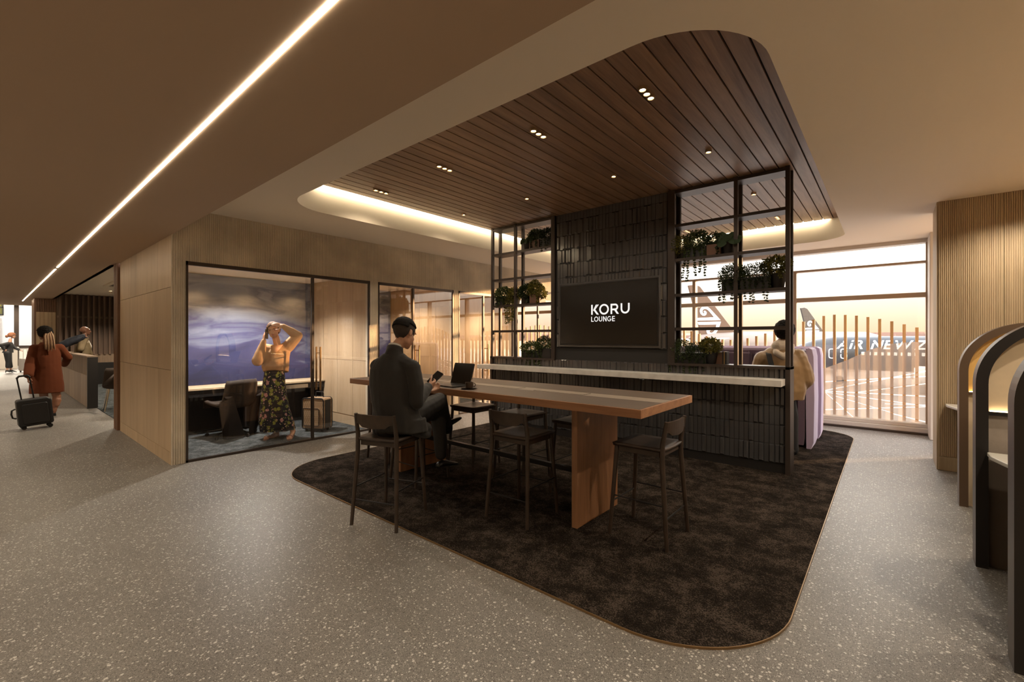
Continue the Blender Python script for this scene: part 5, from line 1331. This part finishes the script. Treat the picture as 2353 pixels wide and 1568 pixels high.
def hair_cap(t, name, c, M3, rad, keep, mat, off=(0,-.012,.030), k=1.0, th=.012, n=120, m=72, bump=.004):
    """hair shell: the part of an ellipsoid for which keep(local point) holds"""
    c = Vector(c); mb = MB(); g = {}
    for j in range(m+1):
        a = -math.pi/2 + math.pi*j/m
        for i in range(n):
            u = 2*math.pi*i/n
            q = Vector((rad[0]*math.cos(a)*math.cos(u), rad[1]*math.cos(a)*math.sin(u), rad[2]*math.sin(a))) + Vector(off)
            g[(j,i)] = q
    for j in range(m):
        for i in range(n):
            qs = [g[(j,i)], g[(j,(i+1)%n)], g[(j+1,(i+1)%n)], g[(j+1,i)]]
            mid = sum(qs, Vector())/4
            if keep(mid): mb.add([c + M3 @ ((q*k) * (1 + bump*6*noise.noise(q*60))) for q in qs], [(0,1,2,3)])
    me = mb.mesh(name); bm = bmesh.new(); bm.from_mesh(me); bmesh.ops.remove_doubles(bm, verts=bm.verts, dist=2e-4); bmesh.ops.recalc_face_normals(bm, faces=bm.faces)
    bmesh.ops.solidify(bm, geom=bm.faces[:], thickness=-th); bm.to_mesh(me); bm.free()
    me.polygons.foreach_set('use_smooth', [True]*len(me.polygons)); me.materials.append(mat)
    o = bpy.data.objects.new(name, me); COL.objects.link(o); o.parent = t; XF[o.name] = XF[t.name].copy(); return o
def ring_pts(c, fwd, rx, ry, n=20, tilt=0, power=2.0):
    """superellipse ring around c, rx sideways, ry along fwd (horizontal)"""
    f = Vector((fwd[0], fwd[1], 0)).normalized(); s = Vector((f.y, -f.x, 0)); out = []
    for i in range(n):
        a = 2*math.pi*i/n; ca, sa = math.cos(a), math.sin(a); e = 2/power
        out.append(Vector(c) + s*rx*math.copysign(abs(ca)**e, ca) + f*ry*math.copysign(abs(sa)**e, sa) + Vector((0,0,tilt*sa)))
    return out
def shoe(t, heel, toe, name='shoe', mat='shoe', w=.042, h=.055, heelh=0):
    heel = Vector(heel); toe = Vector(toe); d = toe-heel; L_ = d.length; d /= L_; s = d.cross(Vector((0,0,1))).normalized(); u = s.cross(d)
    rings = []
    for f, ww, hh in ((-.06,.5,.55),(0,.85,1.0),(.18,.9,1.25),(.4,.85,1.15),(.62,1.0,.8),(.82,1.0,.6),(.97,.7,.42),(1.03,.3,.25)):
        c = heel + d*L_*f; rings.append([c + s*ww*w*math.cos(2*math.pi*i/16) + u*(hh*h*.5 + hh*h*.5*math.sin(2*math.pi*i/16)) for i in range(16)])
    mb = MB().loft(rings)
    if heelh: mb.tube([heel + d*.01 + u*.02, heel - Vector((0,0,heelh))], [.016,.006], 8)
    return mb.build(name, M[mat], t, smooth=True, local=True)

# ---- man in the dark suit on the bar stool
P = Person('man in a dark suit sitting on a bar stool looking at his phone', 3.75, 910)
p = P.p; fw = (.45,.89)
hc = p(929,766,.03); hM = frame((.60,.62,-.42), (.12,.28,1)); 
b = MB(); head(b, hc, hM, 1.02); b.chain([p(921,786,.03), p(910,800,.02), p(904,826,.02)], [.050,.051,.06])
sl, sr = p(869,842,.10), p(947,846,-.09)
er_, wr = p(956,924,-.12), p(983,889,.14); el, wl_ = p(915,925,.30), p(972,900,.32)
b.chain([p(903,860,.02), p(902,930,.0), p(905,980,0)], [.12,.115,.12]); b.cap(sl, sr, .055); b.chain([sr, er_, wr], [.045,.038,.028]); b.chain([sl, el, wl_], [.045,.038,.028])
dR = Vector((.55,.75,.10)); hand(b, wr, dR, (-.45,.45,.25), 1.0, .55, 1)
hand(b, wl_ + Vector((.02,.0,.0)), (.75,.45,.15), (.1,-.35,.9), 1.0, .6, 1)
hr, hl = p(930,966,-.06), p(890,972,.08); kr, kl = p(1007,922,.30), p(1004,944,.42); ar, al = p(1026,985,.62), p(1012,1040,.42)
for ch_ in ([hr,kr,ar], [hl,kl,al]): b.chain(ch_, [.07,.052,.036])
organic(b, 'body', M['skin'], P.t, .006, 3)
j = MB()
j.loft([ring_pts(p(918,988,-.02), fw, .20,.155), ring_pts(p(915,960,0), fw, .205,.155), ring_pts(p(906,925,.01), fw, .195,.145), ring_pts(p(903,885,.02), fw, .205,.14), ring_pts(p(903,850,.03), fw, .205,.125), ring_pts(p(904,830,.03), fw, .165,.10), ring_pts(p(905,812,.02), fw, .085,.075)])
j.chain([p(905,828,.03), sr], [.075,.066]); j.chain([p(905,828,.03), sl], [.075,.066])
j.chain([sr, (sr+er_)/2 + Vector((.012,-.012,0)), er_, (er_+wr)/2, wr - (wr-er_).normalized()*.012], [.068,.067,.060,.054,.044])
j.chain([sl, el, wl_ - (wl_-el).normalized()*.03], [.068,.060,.044])
j.loft([ring_pts(p(930,990,-.01), fw, .20,.165), ring_pts(p(926,960,0), fw, .195,.15)])
j.chain([p(945,975,-.10), p(978,985,.02), p(982,1000,.04)], [.06,.05,.03]); j.chain([p(945,990,-.12), p(978,1000,-.02)], [.04,.035])
j.cap(p(880,985,.06), p(880,940,.06), .09, .09)
organic(j, 'suit_jacket', M['suit'], P.t, .007, 6, .0045, 8)
j = MB(); j.loft([ring_pts(p(905,828,.02), fw, .105,.085, tilt=-.02), ring_pts(p(907,811,.018), fw, .074,.070, tilt=-.025), ring_pts(p(908,799,.018), fw, .066,.063, tilt=-.028), ring_pts(p(908,803,.018), fw, .058,.056, tilt=-.028)], caps=False); j.build('jacket_collar', M['suit'], P.t, smooth=True, local=True)
j = MB(); j.loft([ring_pts(p(908,806,.018), fw, .060,.058, tilt=-.028), ring_pts(p(909,795.5,.018), fw, .0595,.0575, tilt=-.030), ring_pts(p(909,800,.018), fw, .053,.052, tilt=-.03)], caps=False); j.build('shirt_collar', M['shirt'], P.t, smooth=True, local=True)
j = MB(); v = (wr-er_).normalized(); j.tube([wr - v*.02, wr + v*.004], [.037,.036], 16); j.build('shirt_cuff', M['shirt'], P.t, smooth='auto', local=True)
j = MB(); j.chain([hr, (hr+kr)/2, kr, (kr+ar)/2, ar], [.105,.092,.078,.064,.056]); j.chain([hl, kl, (kl+al)/2, al + Vector((0,0,-.02))], [.105,.076,.064,.055]); j.ell(p(908,985,.02), (.17,.15,.10))
organic(j, 'trousers', M['trouser'], P.t, .007, 5, .004, 9)
shoe(P.t, p(1018,990,.62), p(1056,962,.78)); shoe(P.t, al + Vector((-.03,-.02,-.14)), al + Vector((.17,.12,-.16)))
hair_cap(P.t, 'hair', hc, hM, (.080,.1025,.0955), lambda q: (q.z > .060 + .25*max(0, q.y-.03) and q.y < .10) or (q.y < -.05 and q.z > .02), M['hair_d'], k=1.02, th=.012)
hair_cap(P.t, 'cropped_sides', hc, hM, (.0775,.0995,.0905), lambda q: (q.z > -.055 and q.y < -.025) or (q.z > .0 and q.y < .045 and not (abs(q.x) > .06 and -.03 < q.y < .012 and q.z < .02)), M['hair_stub'], k=1.02, th=.005)
face_bits(P.t, hc, hM, 1.02)
ph = thing('phone', 'dark smartphone held by the man in the suit', 'phone', XF[P.t.name] @ p(992,878,.28), P.yaw)
q = MB().prism(rrect(-.038,.038,-.078,.078,(.010,)*4,4), -.004, .004)
q.xf(Matrix.Translation((.028,.02,.035)) @ frame((.62,.35,.55), (-.35,-.75,.55)).to_4x4()); q.build('case', M['laptop'], ph, local=True)
q = MB().box(-.034,.034,-.073,.073,.0042,.005); q.xf(Matrix.Translation((.028,.02,.035)) @ frame((.62,.35,.55), (-.35,-.75,.55)).to_4x4()); q.build('display', M['screen'], ph, local=True)

# ---- woman in the meeting room
P = Person('woman in a camel jumper and floral skirt phoning behind the glass', 6.62, 634)
p = P.p; fw = (-.18,-.98)
hc = p(629,760,-.02); hM = frame((-.20,-.96,-.05), (-.10,.05,1))
b = MB(); head(b, hc, hM, .97); b.chain([p(633,774,.0), p(637,792,.0), p(637,806,.0)], [.047,.049,.07])
sR, sL = p(613,804,.02), p(658,799,.0)           # viewer's left / right
eR, wR_ = p(595,829,-.10), p(608,784,-.05); eL, wL_ = p(681,772,-.06), p(650,750,-.15)
b.chain([p(635,812,.0), p(632,840,0), p(630,862,0)], [.10,.09,.11]); b.cap(sR, sL, .05); b.chain([sR, eR, wR_], [.04,.034,.026]); b.chain([sL, eL, wL_], [.04,.034,.026])
hand(b, wR_, (.10,.10,.99), (.80,.35,0), .95, .30, 1); hand(b, wL_, (-.95,-.02,.22), (.1,.75,-.5), .95, .22, 1)
fA1, fA2 = p(636,1000,.12), p(671,992,-.04)
for hp, kn_, an in ((p(626,865,.04), p(630,930,.06), fA1), (p(640,865,.04), p(648,930,.06), fA2)): b.chain([hp, kn_, an], [.08,.055,.036])
for an, toe in ((fA1, p(613,1008,-.06)), (fA2, p(663,1012,-.22))):
    b.chain([an, an + (toe-an)*.35 + Vector((0,0,-.005)), Vector((toe.x, toe.y, max(toe.z,.045)))], [.034,.030,.020]); b.cap(an, an + Vector((0,.03,-.04)), .034, .028)
    tl = Vector((toe.x, toe.y, max(toe.z,.04)))
    for s_ in (-.026,-.013,0,.012,.024): b.cap(tl + Vector((s_,.015,0)), tl + Vector((s_*1.1,-.02,-.008)), .010, .008, 8)
organic(b, 'body', M['skin_w'], P.t, .006, 3)
j = MB()
j.loft([ring_pts(p(634,855,0), fw, .170,.130, tilt=.035), ring_pts(p(633,842,0), fw, .185,.145), ring_pts(p(634,825,0), fw, .185,.14), ring_pts(p(636,808,.0), fw, .185,.12), ring_pts(p(637,799,.0), fw, .145,.085), ring_pts(p(637,794,.01), fw, .085,.062)])
j.chain([p(636,808,0), sL, (sL+eL)/2, eL, (eL+wL_)/2, wL_], [.09,.088,.082,.074,.058,.036]); j.chain([p(636,808,0), sR, (sR+eR)/2, eR, (eR+wR_)/2, wR_], [.09,.088,.082,.080,.062,.036])
organic(j, 'jumper', M['sweater'], P.t, .0075, 5, .006, 7)
# v-neck of skin
q = MB().add([p(628,795,-.135), p(649,793,-.125), p(631,818,-.165)], [(0,1,2)]); q.v = q.v
nk = MB(); a_, b_, c_ = p(626,795,-.09), p(650,792,-.08), p(628,817,-.155)
nk.hexa([a_, b_, (b_+c_)/2 + Vector((.01,-.02,0)), c_], [a_ + Vector((0,.05,0)), b_ + Vector((0,.05,0)), (b_+c_)/2 + Vector((.01,.05,0)), c_ + Vector((0,.05,0))]); nk.build('neckline', M['skin_w'], P.t, smooth=True, local=True)
j = MB(); rings = []
for y_, xa, xb, ry in ((842,614,650,.11),(856,609,653,.125),(880,605,655,.14),(910,602,658,.15),(945,600,665,.17),(975,599,674,.19),(988,600,677,.195)):
    c = p((xa+xb)/2, y_, .02); n = 44; w_ = (p(xb, y_, .02).x - p(xa, y_, .02).x)/2
    rings.append([c + Vector((w_*math.cos(2*math.pi*i/n)*(1+ (.035*math.sin(i*1.9)*(y_-842)/146)), ry*math.sin(2*math.pi*i/n)*(1+.10*math.sin(i*1.4+1)*(y_-842)/146), 0)) for i in range(n)])
j.loft(rings); j.build('skirt', M['floral'], P.t, smooth=True, local=True)
for an, toe in ((fA1, p(613,1008,-.06)), (fA2, p(663,1012,-.22))):
    tl = Vector((toe.x, toe.y, .022)); hl_ = Vector((an.x, an.y+.04, .075)); s_ = MB()
    rings = []
    for f, ww in ((0,.028),(.35,.026),(.7,.040),(1.0,.036),(1.12,.02)):
        c = hl_ + (tl-hl_)*f; rings.append([c + Vector((ww*math.cos(2*math.pi*i/12), .006*math.sin(2*math.pi*i/12)*2, .006*math.sin(2*math.pi*i/12))) for i in range(12)])
    s_.loft(rings); s_.tube([hl_, Vector((hl_.x, hl_.y+.01, .013))], [.014,.007], 8)
    c = tl + (hl_-tl)*.12 + Vector((0,0,.014)); s_.tube([c + Vector((.042*math.cos(R(a)), 0, .034*math.sin(R(a)))) for a in range(0,181,20)], .006, 6)
    s_.tube([Vector((an.x+.036*math.cos(R(a)), an.y+.036*math.sin(R(a)), an.z+.01)) for a in range(0,361,24)], .004, 6)
    s_.build('sandal', M['sandal'], P.t, smooth=True, local=True)
hair_cap(P.t, 'hair', hc, hM, (.082,.104,.096), lambda q: (q.z > .055 and q.y < .075) or (q.y < .0 and q.z > -.05) or (q.y < .04 and q.z > .02), M['hair_b'], k=.97, th=.014)
MB().ell(hc + hM @ Vector((0,-.115,.0)), (.04,.035,.045)).build('hair_bun', M['hair_b'], P.t, smooth=True, local=True)
face_bits(P.t, hc, hM, .97)
ph = thing('phone', 'dark phone held to the ear by the woman behind the glass', 'phone', XF[P.t.name] @ p(614,768,-.05), P.yaw)
q = MB().prism(rrect(-.034,.034,-.07,.07,(.009,)*4,4), -.004, .004); q.xf(Matrix.Rotation(R(80), 4, 'X') @ Matrix.Rotation(R(60), 4, 'Y')); q.build('case', M['laptop'], ph, local=True)
MB().box(-.006,.006,-.004,-.003,.04,.05).build('camera_lens', M['screen'], ph, local=True)

# ---- woman in the rust coat with the black trolley case
P = Person('woman in a rust coat with blond braids walking away pulling a case', 8.52, 108)
p = P.p; fw = (-.25,.97)
hc = p(103,767,.0); hM = frame((-.55,.83,-.02))
b = MB(); head(b, hc, hM, 1.02); b.chain([p(106,782,.0), p(108,796,.0)], [.05,.06])
sA, sB = p(84,800,-.03), p(132,799,.03); eA, wA = p(75,838,-.08), p(73,866,-.22); eB, wB = p(148,822,.10), p(142,838,.34)
b.chain([p(108,805,0), p(108,850,0), p(108,865,0)], [.11,.11,.13]); b.cap(sA, sB, .055); b.chain([sA, eA, wA], [.045,.038,.028]); b.chain([sB, eB, wB], [.045,.038,.028])
hand(b, wA, (-.05,-.25,-.95), (.9,0,-.2), 1.0, .8, 1); hand(b, wB, (-.3,.8,.3), (-.5,0,-.5), 1.0, .5, 1)
LA, LB = p(101,945,.22), p(121,946,-.05)
b.chain([p(98,870,0), p(102,910,.10), LA], [.085,.062,.038]); b.chain([p(118,870,0), p(127,912,-.02), LB], [.085,.062,.038]); b.cap(p(102,918,.12), p(102,928,.15), .056, .05); b.cap(p(128,920,-.04), p(126,930,-.05), .056,.05)
organic(b, 'body', M['skin_d'], P.t, .008, 3)
j = MB()
j.loft([ring_pts(p(108,903,0), fw, .245,.20), ring_pts(p(108,885,0), fw, .235,.19), ring_pts(p(108,850,0), fw, .205,.165), ring_pts(p(108,820,0), fw, .19,.15), ring_pts(p(108,803,0), fw, .18,.125), ring_pts(p(108,794,0), fw, .13,.10), ring_pts(p(107,787,0), fw, .08,.075)])
j.chain([p(108,803,0), sA, eA, wA + Vector((0,0,.04))], [.08,.075,.072,.068]); j.chain([p(108,803,0), sB, eB, wB], [.08,.075,.070,.056])
organic(j, 'coat', M['coat'], P.t, .009, 6, .007, 5)
hair_cap(P.t, 'hair', hc, hM, (.086,.107,.10), lambda q: (q.z > .05) or (q.y < .02 and q.z > -.06), M['hair_d'], k=1.02, th=.018, bump=.012)
bc = hc + hM @ Vector((0,-.10,.035)); MB().ell(bc, (.045,.04,.045)).build('hair_knot', M['hair_d'], P.t, smooth=True, local=True)
random.seed(3)
for i in range(11):
    q = (i-5)/5; e = p(113 + q*10, 808 - abs(q)*6 + random.uniform(-3,3), -.17)
    MB().tube([bc + Vector((q*.03, -.02, 0)), bc + Vector((q*.06, -.055, -.09)), (bc+e)/2 + Vector((q*.03,-.03,0)), e], [.013,.013,.011,.006], 6).build('braid', M['braid'] if i % 3 else M['hair_b'], P.t, smooth=True, local=True)
shoe(P.t, LA + Vector((0,-.02,-.055)), LA + Vector((-.05,.19,-.075)), h=.05, heelh=.06); shoe(P.t, LB + Vector((0,-.03,.0)), LB + Vector((-.01,.10,-.135)), h=.05, heelh=.0)
cs = thing('trolley_case', 'black fabric trolley case with a raised handle pulled by the woman in the rust coat', 'suitcase', (-10.86,.555,0), P.yaw + R(6))
tl_ = Matrix.Rotation(R(-5), 4, 'Y') @ Matrix.Rotation(R(0), 4, 'X')
def cl(mb, nm, m, **k): mb.xf(tl_); return mb.build(nm, m, cs, local=True, **k)
cl(MB().prism(rrect(-.19,.21,.06,.50,(.03,.04,.06,.04),6), -.13, .13, 'y'), 'body', M['case_black'], bevel=.015)
cl(MB().prism(rrect(-.14,.16,.10,.43,(.03,)*4,5), -.155, -.13, 'y'), 'front_pocket', M['case_black'], bevel=.01)
cl(MB().tube([(-.20,0,.20),(-.24,0,.22),(-.25,0,.28),(-.24,0,.34),(-.20,0,.36)], .012, 8), 'side_handle', M['case_black'], smooth='auto')
for y in (-.07,.07): cl(MB().tube([(y-.05,0,.50),(y-.07,0,.86)], .010, 8), 'handle_rod', M['black_metal'], smooth='auto')
cl(MB().tube([(-.145,0,.85),(-.115,0,.885),(-.02,0,.885),(.005,0,.85)], .016, 8), 'grip', M['case_black'], smooth='auto')
for x in (-.14,.16):
    for y in (-.09,.09): MB().lathe([(.001,-.012),(.03,-.012),(.033,0),(.03,.012),(.001,.012)], n=14).xf(Matrix.Translation((x,y,.034)) @ Matrix.Rotation(R(90),4,'X')).build('wheel', M['black_metal'], cs, smooth='auto', local=True)

# ---- man with the duffel bag behind the counter
P = Person('bald man in a khaki jacket carrying a dark duffel bag over his shoulder', 11.96, 192)
p = P.p; fw = (.97,.25)
hc = p(195,761,0); hM = frame((.95,.25,.05))
b = MB(); head(b, hc, hM, 1.02); b.chain([p(193,772,0), p(192,784,0)], [.055,.065])
sA, sB = p(189,786,-.2), p(193,786,.2); eA, wA = p(187,802,-.30), p(197,776,-.20); eB, wB = p(203,810,.22), p(207,826,.2)
b.chain([p(191,795,0), p(191,815,0), p(191,828,0)], [.12,.11,.12]); b.cap(sA, sB, .055); b.chain([sA,eA,wA],[.045,.038,.028]); b.chain([sB,eB,wB],[.045,.038,.028])
hand(b, wA, (-.3,.2,.9), (.4,.6,0), 1, .8, 1); hand(b, wB, (.2,0,-.95), (-.9,0,0), 1, .5, 1)
for dy in (-.1,.1): b.chain([p(191,828,dy), p(191,872,dy), Vector((p(191,0,dy).x, dy, .09))], [.085,.058,.04])
organic(b, 'body', M['skin_d'], P.t, .009, 3)
j = MB(); j.loft([ring_pts(p(190,814,0), fw, .21,.17), ring_pts(p(191,800,0), fw, .22,.165), ring_pts(p(191,788,0), fw, .21,.13), ring_pts(p(192,781,0), fw, .11,.09)])
j.chain([sA,eA,wA - Vector((0,0,.03))],[.085,.075,.05]); j.chain([sB,eB,wB],[.085,.07,.05]); organic(j, 'jacket', M['khaki'], P.t, .010, 5, .006, 6)
j = MB(); j.loft([ring_pts(p(194,813,0), fw, .10,.135), ring_pts(p(195,795,0), fw, .10,.135), ring_pts(p(194,783,0), fw, .06,.09)]); j.build('shirt', M['shirt'], P.t, smooth=True, local=True)
j = MB(); j.loft([ring_pts(p(191,829,0), fw, .19,.15), ring_pts(p(191,810,0), fw, .185,.15)])
for dy in (-.1,.1): j.chain([p(191,828,dy), p(191,872,dy), Vector((p(191,0,dy).x, dy, .07))], [.10,.075,.065])
organic(j, 'trousers', M['mustard'], P.t, .010, 4)
for dy in (-.1,.1): x = p(191,0,dy).x; shoe(P.t, (x-.06,dy,.012), (x+.19,dy,.012), h=.07)
dB = thing('duffel_bag', 'dark navy duffel bag slung behind the bald man', 'bag', XF[P.t.name] @ p(171,806,-.22), P.yaw)
j = MB(); j.loft([[Vector((-.26+.50*f, 0, .0+.24*f)) + Vector((0, rr*math.cos(2*math.pi*i/18), rr*.85*math.sin(2*math.pi*i/18) + .13)) for i in range(18)] for f, rr in ((0,.05),(.04,.10),(.3,.135),(.7,.13),(.96,.09),(1,.04))])
organic(j, 'body', M['navy'], dB, .010, 4, .006, 8)
MB().tube([(.05,-.14,.22),(.18,-.10,.36),(.28,-.02,.34)], .014, 6).build('strap', M['navy'], dB, smooth=True, local=True)

# ---- businesswoman by the entrance with the grey case
P = Person('woman in a black suit with auburn hair standing in the entrance hall', 19.2, 24)
p = P.p; fw = (.85,.2)
hc = p(27,772,0); hM = frame((.9,.15,-.1))
b = MB(); head(b, hc, hM, 1.0); b.chain([p(24,780,0), p(23,787,0)], [.05,.06])
sA, sB = p(20,790,-.17), p(22,790,.17); eA, wA = p(7,793,-.25), p(12,804,-.18); eB, wB = p(33,800,.1), p(40,804,.0)
b.chain([p(21,795,0), p(21,806,0), p(20,812,0)], [.11,.10,.12]); b.cap(sA,sB,.05); b.chain([sA,eA,wA],[.042,.036,.027]); b.chain([sB,eB,wB],[.042,.036,.027])
hand(b, wA, (.5,.3,-.6), (0,1,0), 1, .6, 1); hand(b, wB, (.8,0,-.3), (0,0,-1), 1, .9, 1)
fa, fb = p(18,850,-.1), p(25,850,.1)
b.chain([p(20,812,-.09), p(20,832,-.08), fa],[.08,.056,.036]); b.chain([p(20,812,.09), p(22,832,.08), fb],[.08,.056,.036]); organic(b, 'body', M['skin'], P.t, .010, 3)
j = MB(); j.loft([ring_pts(p(19,811,0), fw, .17,.18), ring_pts(p(21,802,0), fw, .15,.13), ring_pts(p(22,794,0), fw, .18,.14), ring_pts(p(22,787,0), fw, .12,.09)]); j.chain([sA,eA,wA],[.07,.062,.045]); j.chain([sB,eB,wB],[.07,.06,.045]); organic(j, 'blazer', M['suit'], P.t, .011, 4, .005, 6)
j = MB(); j.chain([p(19,812,-.08), p(20,832,-.08), p(19,843,-.09)],[.13,.085,.075]); j.chain([p(19,812,.08), p(22,832,.08), p(24,843,.1)],[.13,.085,.075]); organic(j, 'trousers', M['trouser'], P.t, .011, 4)
for f_ in (fa, fb): shoe(P.t, (f_.x-.05,f_.y,.07), (f_.x+.16,f_.y,.015), h=.06, heelh=.06)
hair_cap(P.t, 'hair', hc, hM, (.086,.108,.10), lambda q: q.z > .045 or (q.y < .0 and q.z > -.05), M['hair_red'], th=.02); MB().ell(hc + hM @ Vector((0,-.15,-.04)), (.05,.06,.06)).build('ponytail', M['hair_red'], P.t, smooth=True, local=True)
cs = thing('cabin_case', 'pale grey hard-shell case standing beside the woman in black', 'suitcase', XF[P.t.name] @ Vector((.46,-.05,0)), R(20))
MB().prism(rrect(-.29,.29,.07,.60,(.07,)*4,7), -.14, .14, 'y').build('shell', M['case_grey'], cs, bevel=.02, seg=2, local=True)
for x in (-.1,.1): MB().box(x-.01,x+.01,-.146,.146,.08,.59).build('ridge', M['case_grey'], cs, local=True)
for x in (-.22,.22):
    for y in (-.09,.09): MB().lathe([(.001,-.015),(.035,-.015),(.038,0),(.035,.015),(.001,.015)], n=14).xf(Matrix.Translation((x,y,.038)) @ Matrix.Rotation(R(90),4,'X')).build('wheel', M['black_metal'], cs, smooth='auto', local=True)
MB().tube([(-.16,-.03,.60),(-.16,-.03,1.0),(-.16,.10,1.0),(-.16,.10,.60)], .008, 8).build('handle', M['chrome'], cs, local=True)

# ---- man in the tan puffer jacket behind the tiled wall
P = Person('man in a tan puffer jacket and cream hood standing by the lilac sofas', 5.78, 1790)
p = P.p; fw = (.12,.99)
hc = p(1802,764,0); hM = frame((.10,.98,-.12))
b = MB(); head(b, hc, hM, 1.02); b.chain([p(1798,782,0), p(1793,800,0)], [.056,.065])
sA, sB = p(1758,826,0), p(1828,822,0); eA, wA = p(1742,880,.02), p(1752,905,.18); eB, wB = p(1844,872,.02), p(1834,895,.2)
b.chain([p(1793,830,0), p(1792,880,0), p(1790,915,0)],[.12,.115,.12]); b.cap(sA,sB,.055); b.chain([sA,eA,wA],[.045,.038,.028]); b.chain([sB,eB,wB],[.045,.038,.028])
hand(b, wA, (.2,.9,0), (0,0,-1), 1, .5, 1); hand(b, wB, (-.2,.9,0), (0,0,-1), 1, .5, 1)
fl, fr_ = Vector((-.10,.0,.09)), Vector((.14,.02,.09))
b.chain([p(1775,915,0), Vector((-.09,.02,.50)), fl],[.085,.058,.04]); b.chain([p(1805,915,0), Vector((.13,.03,.50)), fr_],[.085,.058,.04]); organic(b, 'body', M['skin'], P.t, .007, 3)
j = MB(); j.loft([ring_pts(p(1795,916,0), fw, .25,.19), ring_pts(p(1794,895,0), fw, .285,.215), ring_pts(p(1793,870,0), fw, .28,.20), ring_pts(p(1793,840,0), fw, .275,.18), ring_pts(p(1793,816,0), fw, .24,.14), ring_pts(p(1794,800,0), fw, .14,.10)])
j.chain([p(1793,828,0), sA, (sA+eA)/2, eA, wA],[.11,.115,.118,.108,.07]); j.chain([p(1793,828,0), sB, (sB+eB)/2, eB, wB],[.11,.115,.118,.108,.07])
organic(j, 'puffer_jacket', M['puffer'], P.t, .008, 5, .010, 6)
j = MB(); j.ell(p(1795,796,-.03), (.115,.11,.085)); j.chain([p(1777,797,.05), p(1785,812,-.13), p(1800,820,-.15), p(1815,810,-.12), p(1818,795,.04)],[.030,.040,.045,.040,.030]); organic(j, 'hood', M['hood'], P.t, .007, 5, .006, 10)
j = MB()
sp2 = [p(1766,806,.02), p(1768,814,-.12), p(1774,840,-.215), p(1779,870,-.235), p(1784,900,-.235)]
for a, c in zip(sp2, sp2[1:]): 
    w_ = Vector((.030,0,0)); n_ = Vector((0,-.010,0)); j.hexa([a-w_, a+w_, a+w_+n_, a-w_+n_], [c-w_, c+w_, c+w_+n_, c-w_+n_])
j.build('bag_strap', M['black_fab'], P.t, local=True)
j = MB(); j.ell(p(1790,918,0), (.17,.13,.10)); j.chain([p(1775,918,0), Vector((-.09,.02,.50)), fl + Vector((0,0,-.02))],[.11,.085,.075]); j.chain([p(1805,918,0), Vector((.13,.03,.50)), fr_ + Vector((0,0,-.02))],[.11,.085,.075]); organic(j, 'trousers', M['black_fab'], P.t, .009, 4, .004, 8)
for f_ in (fl, fr_): shoe(P.t, (f_.x,f_.y-.07,.012), (f_.x+.02,f_.y+.19,.012), h=.08)
hair_cap(P.t, 'hair', hc, hM, (.092,.113,.105), lambda q: q.z > .03 or (q.y < .0 and q.z > -.085), M['hair_d'], k=1.02, th=.022, bump=.012)
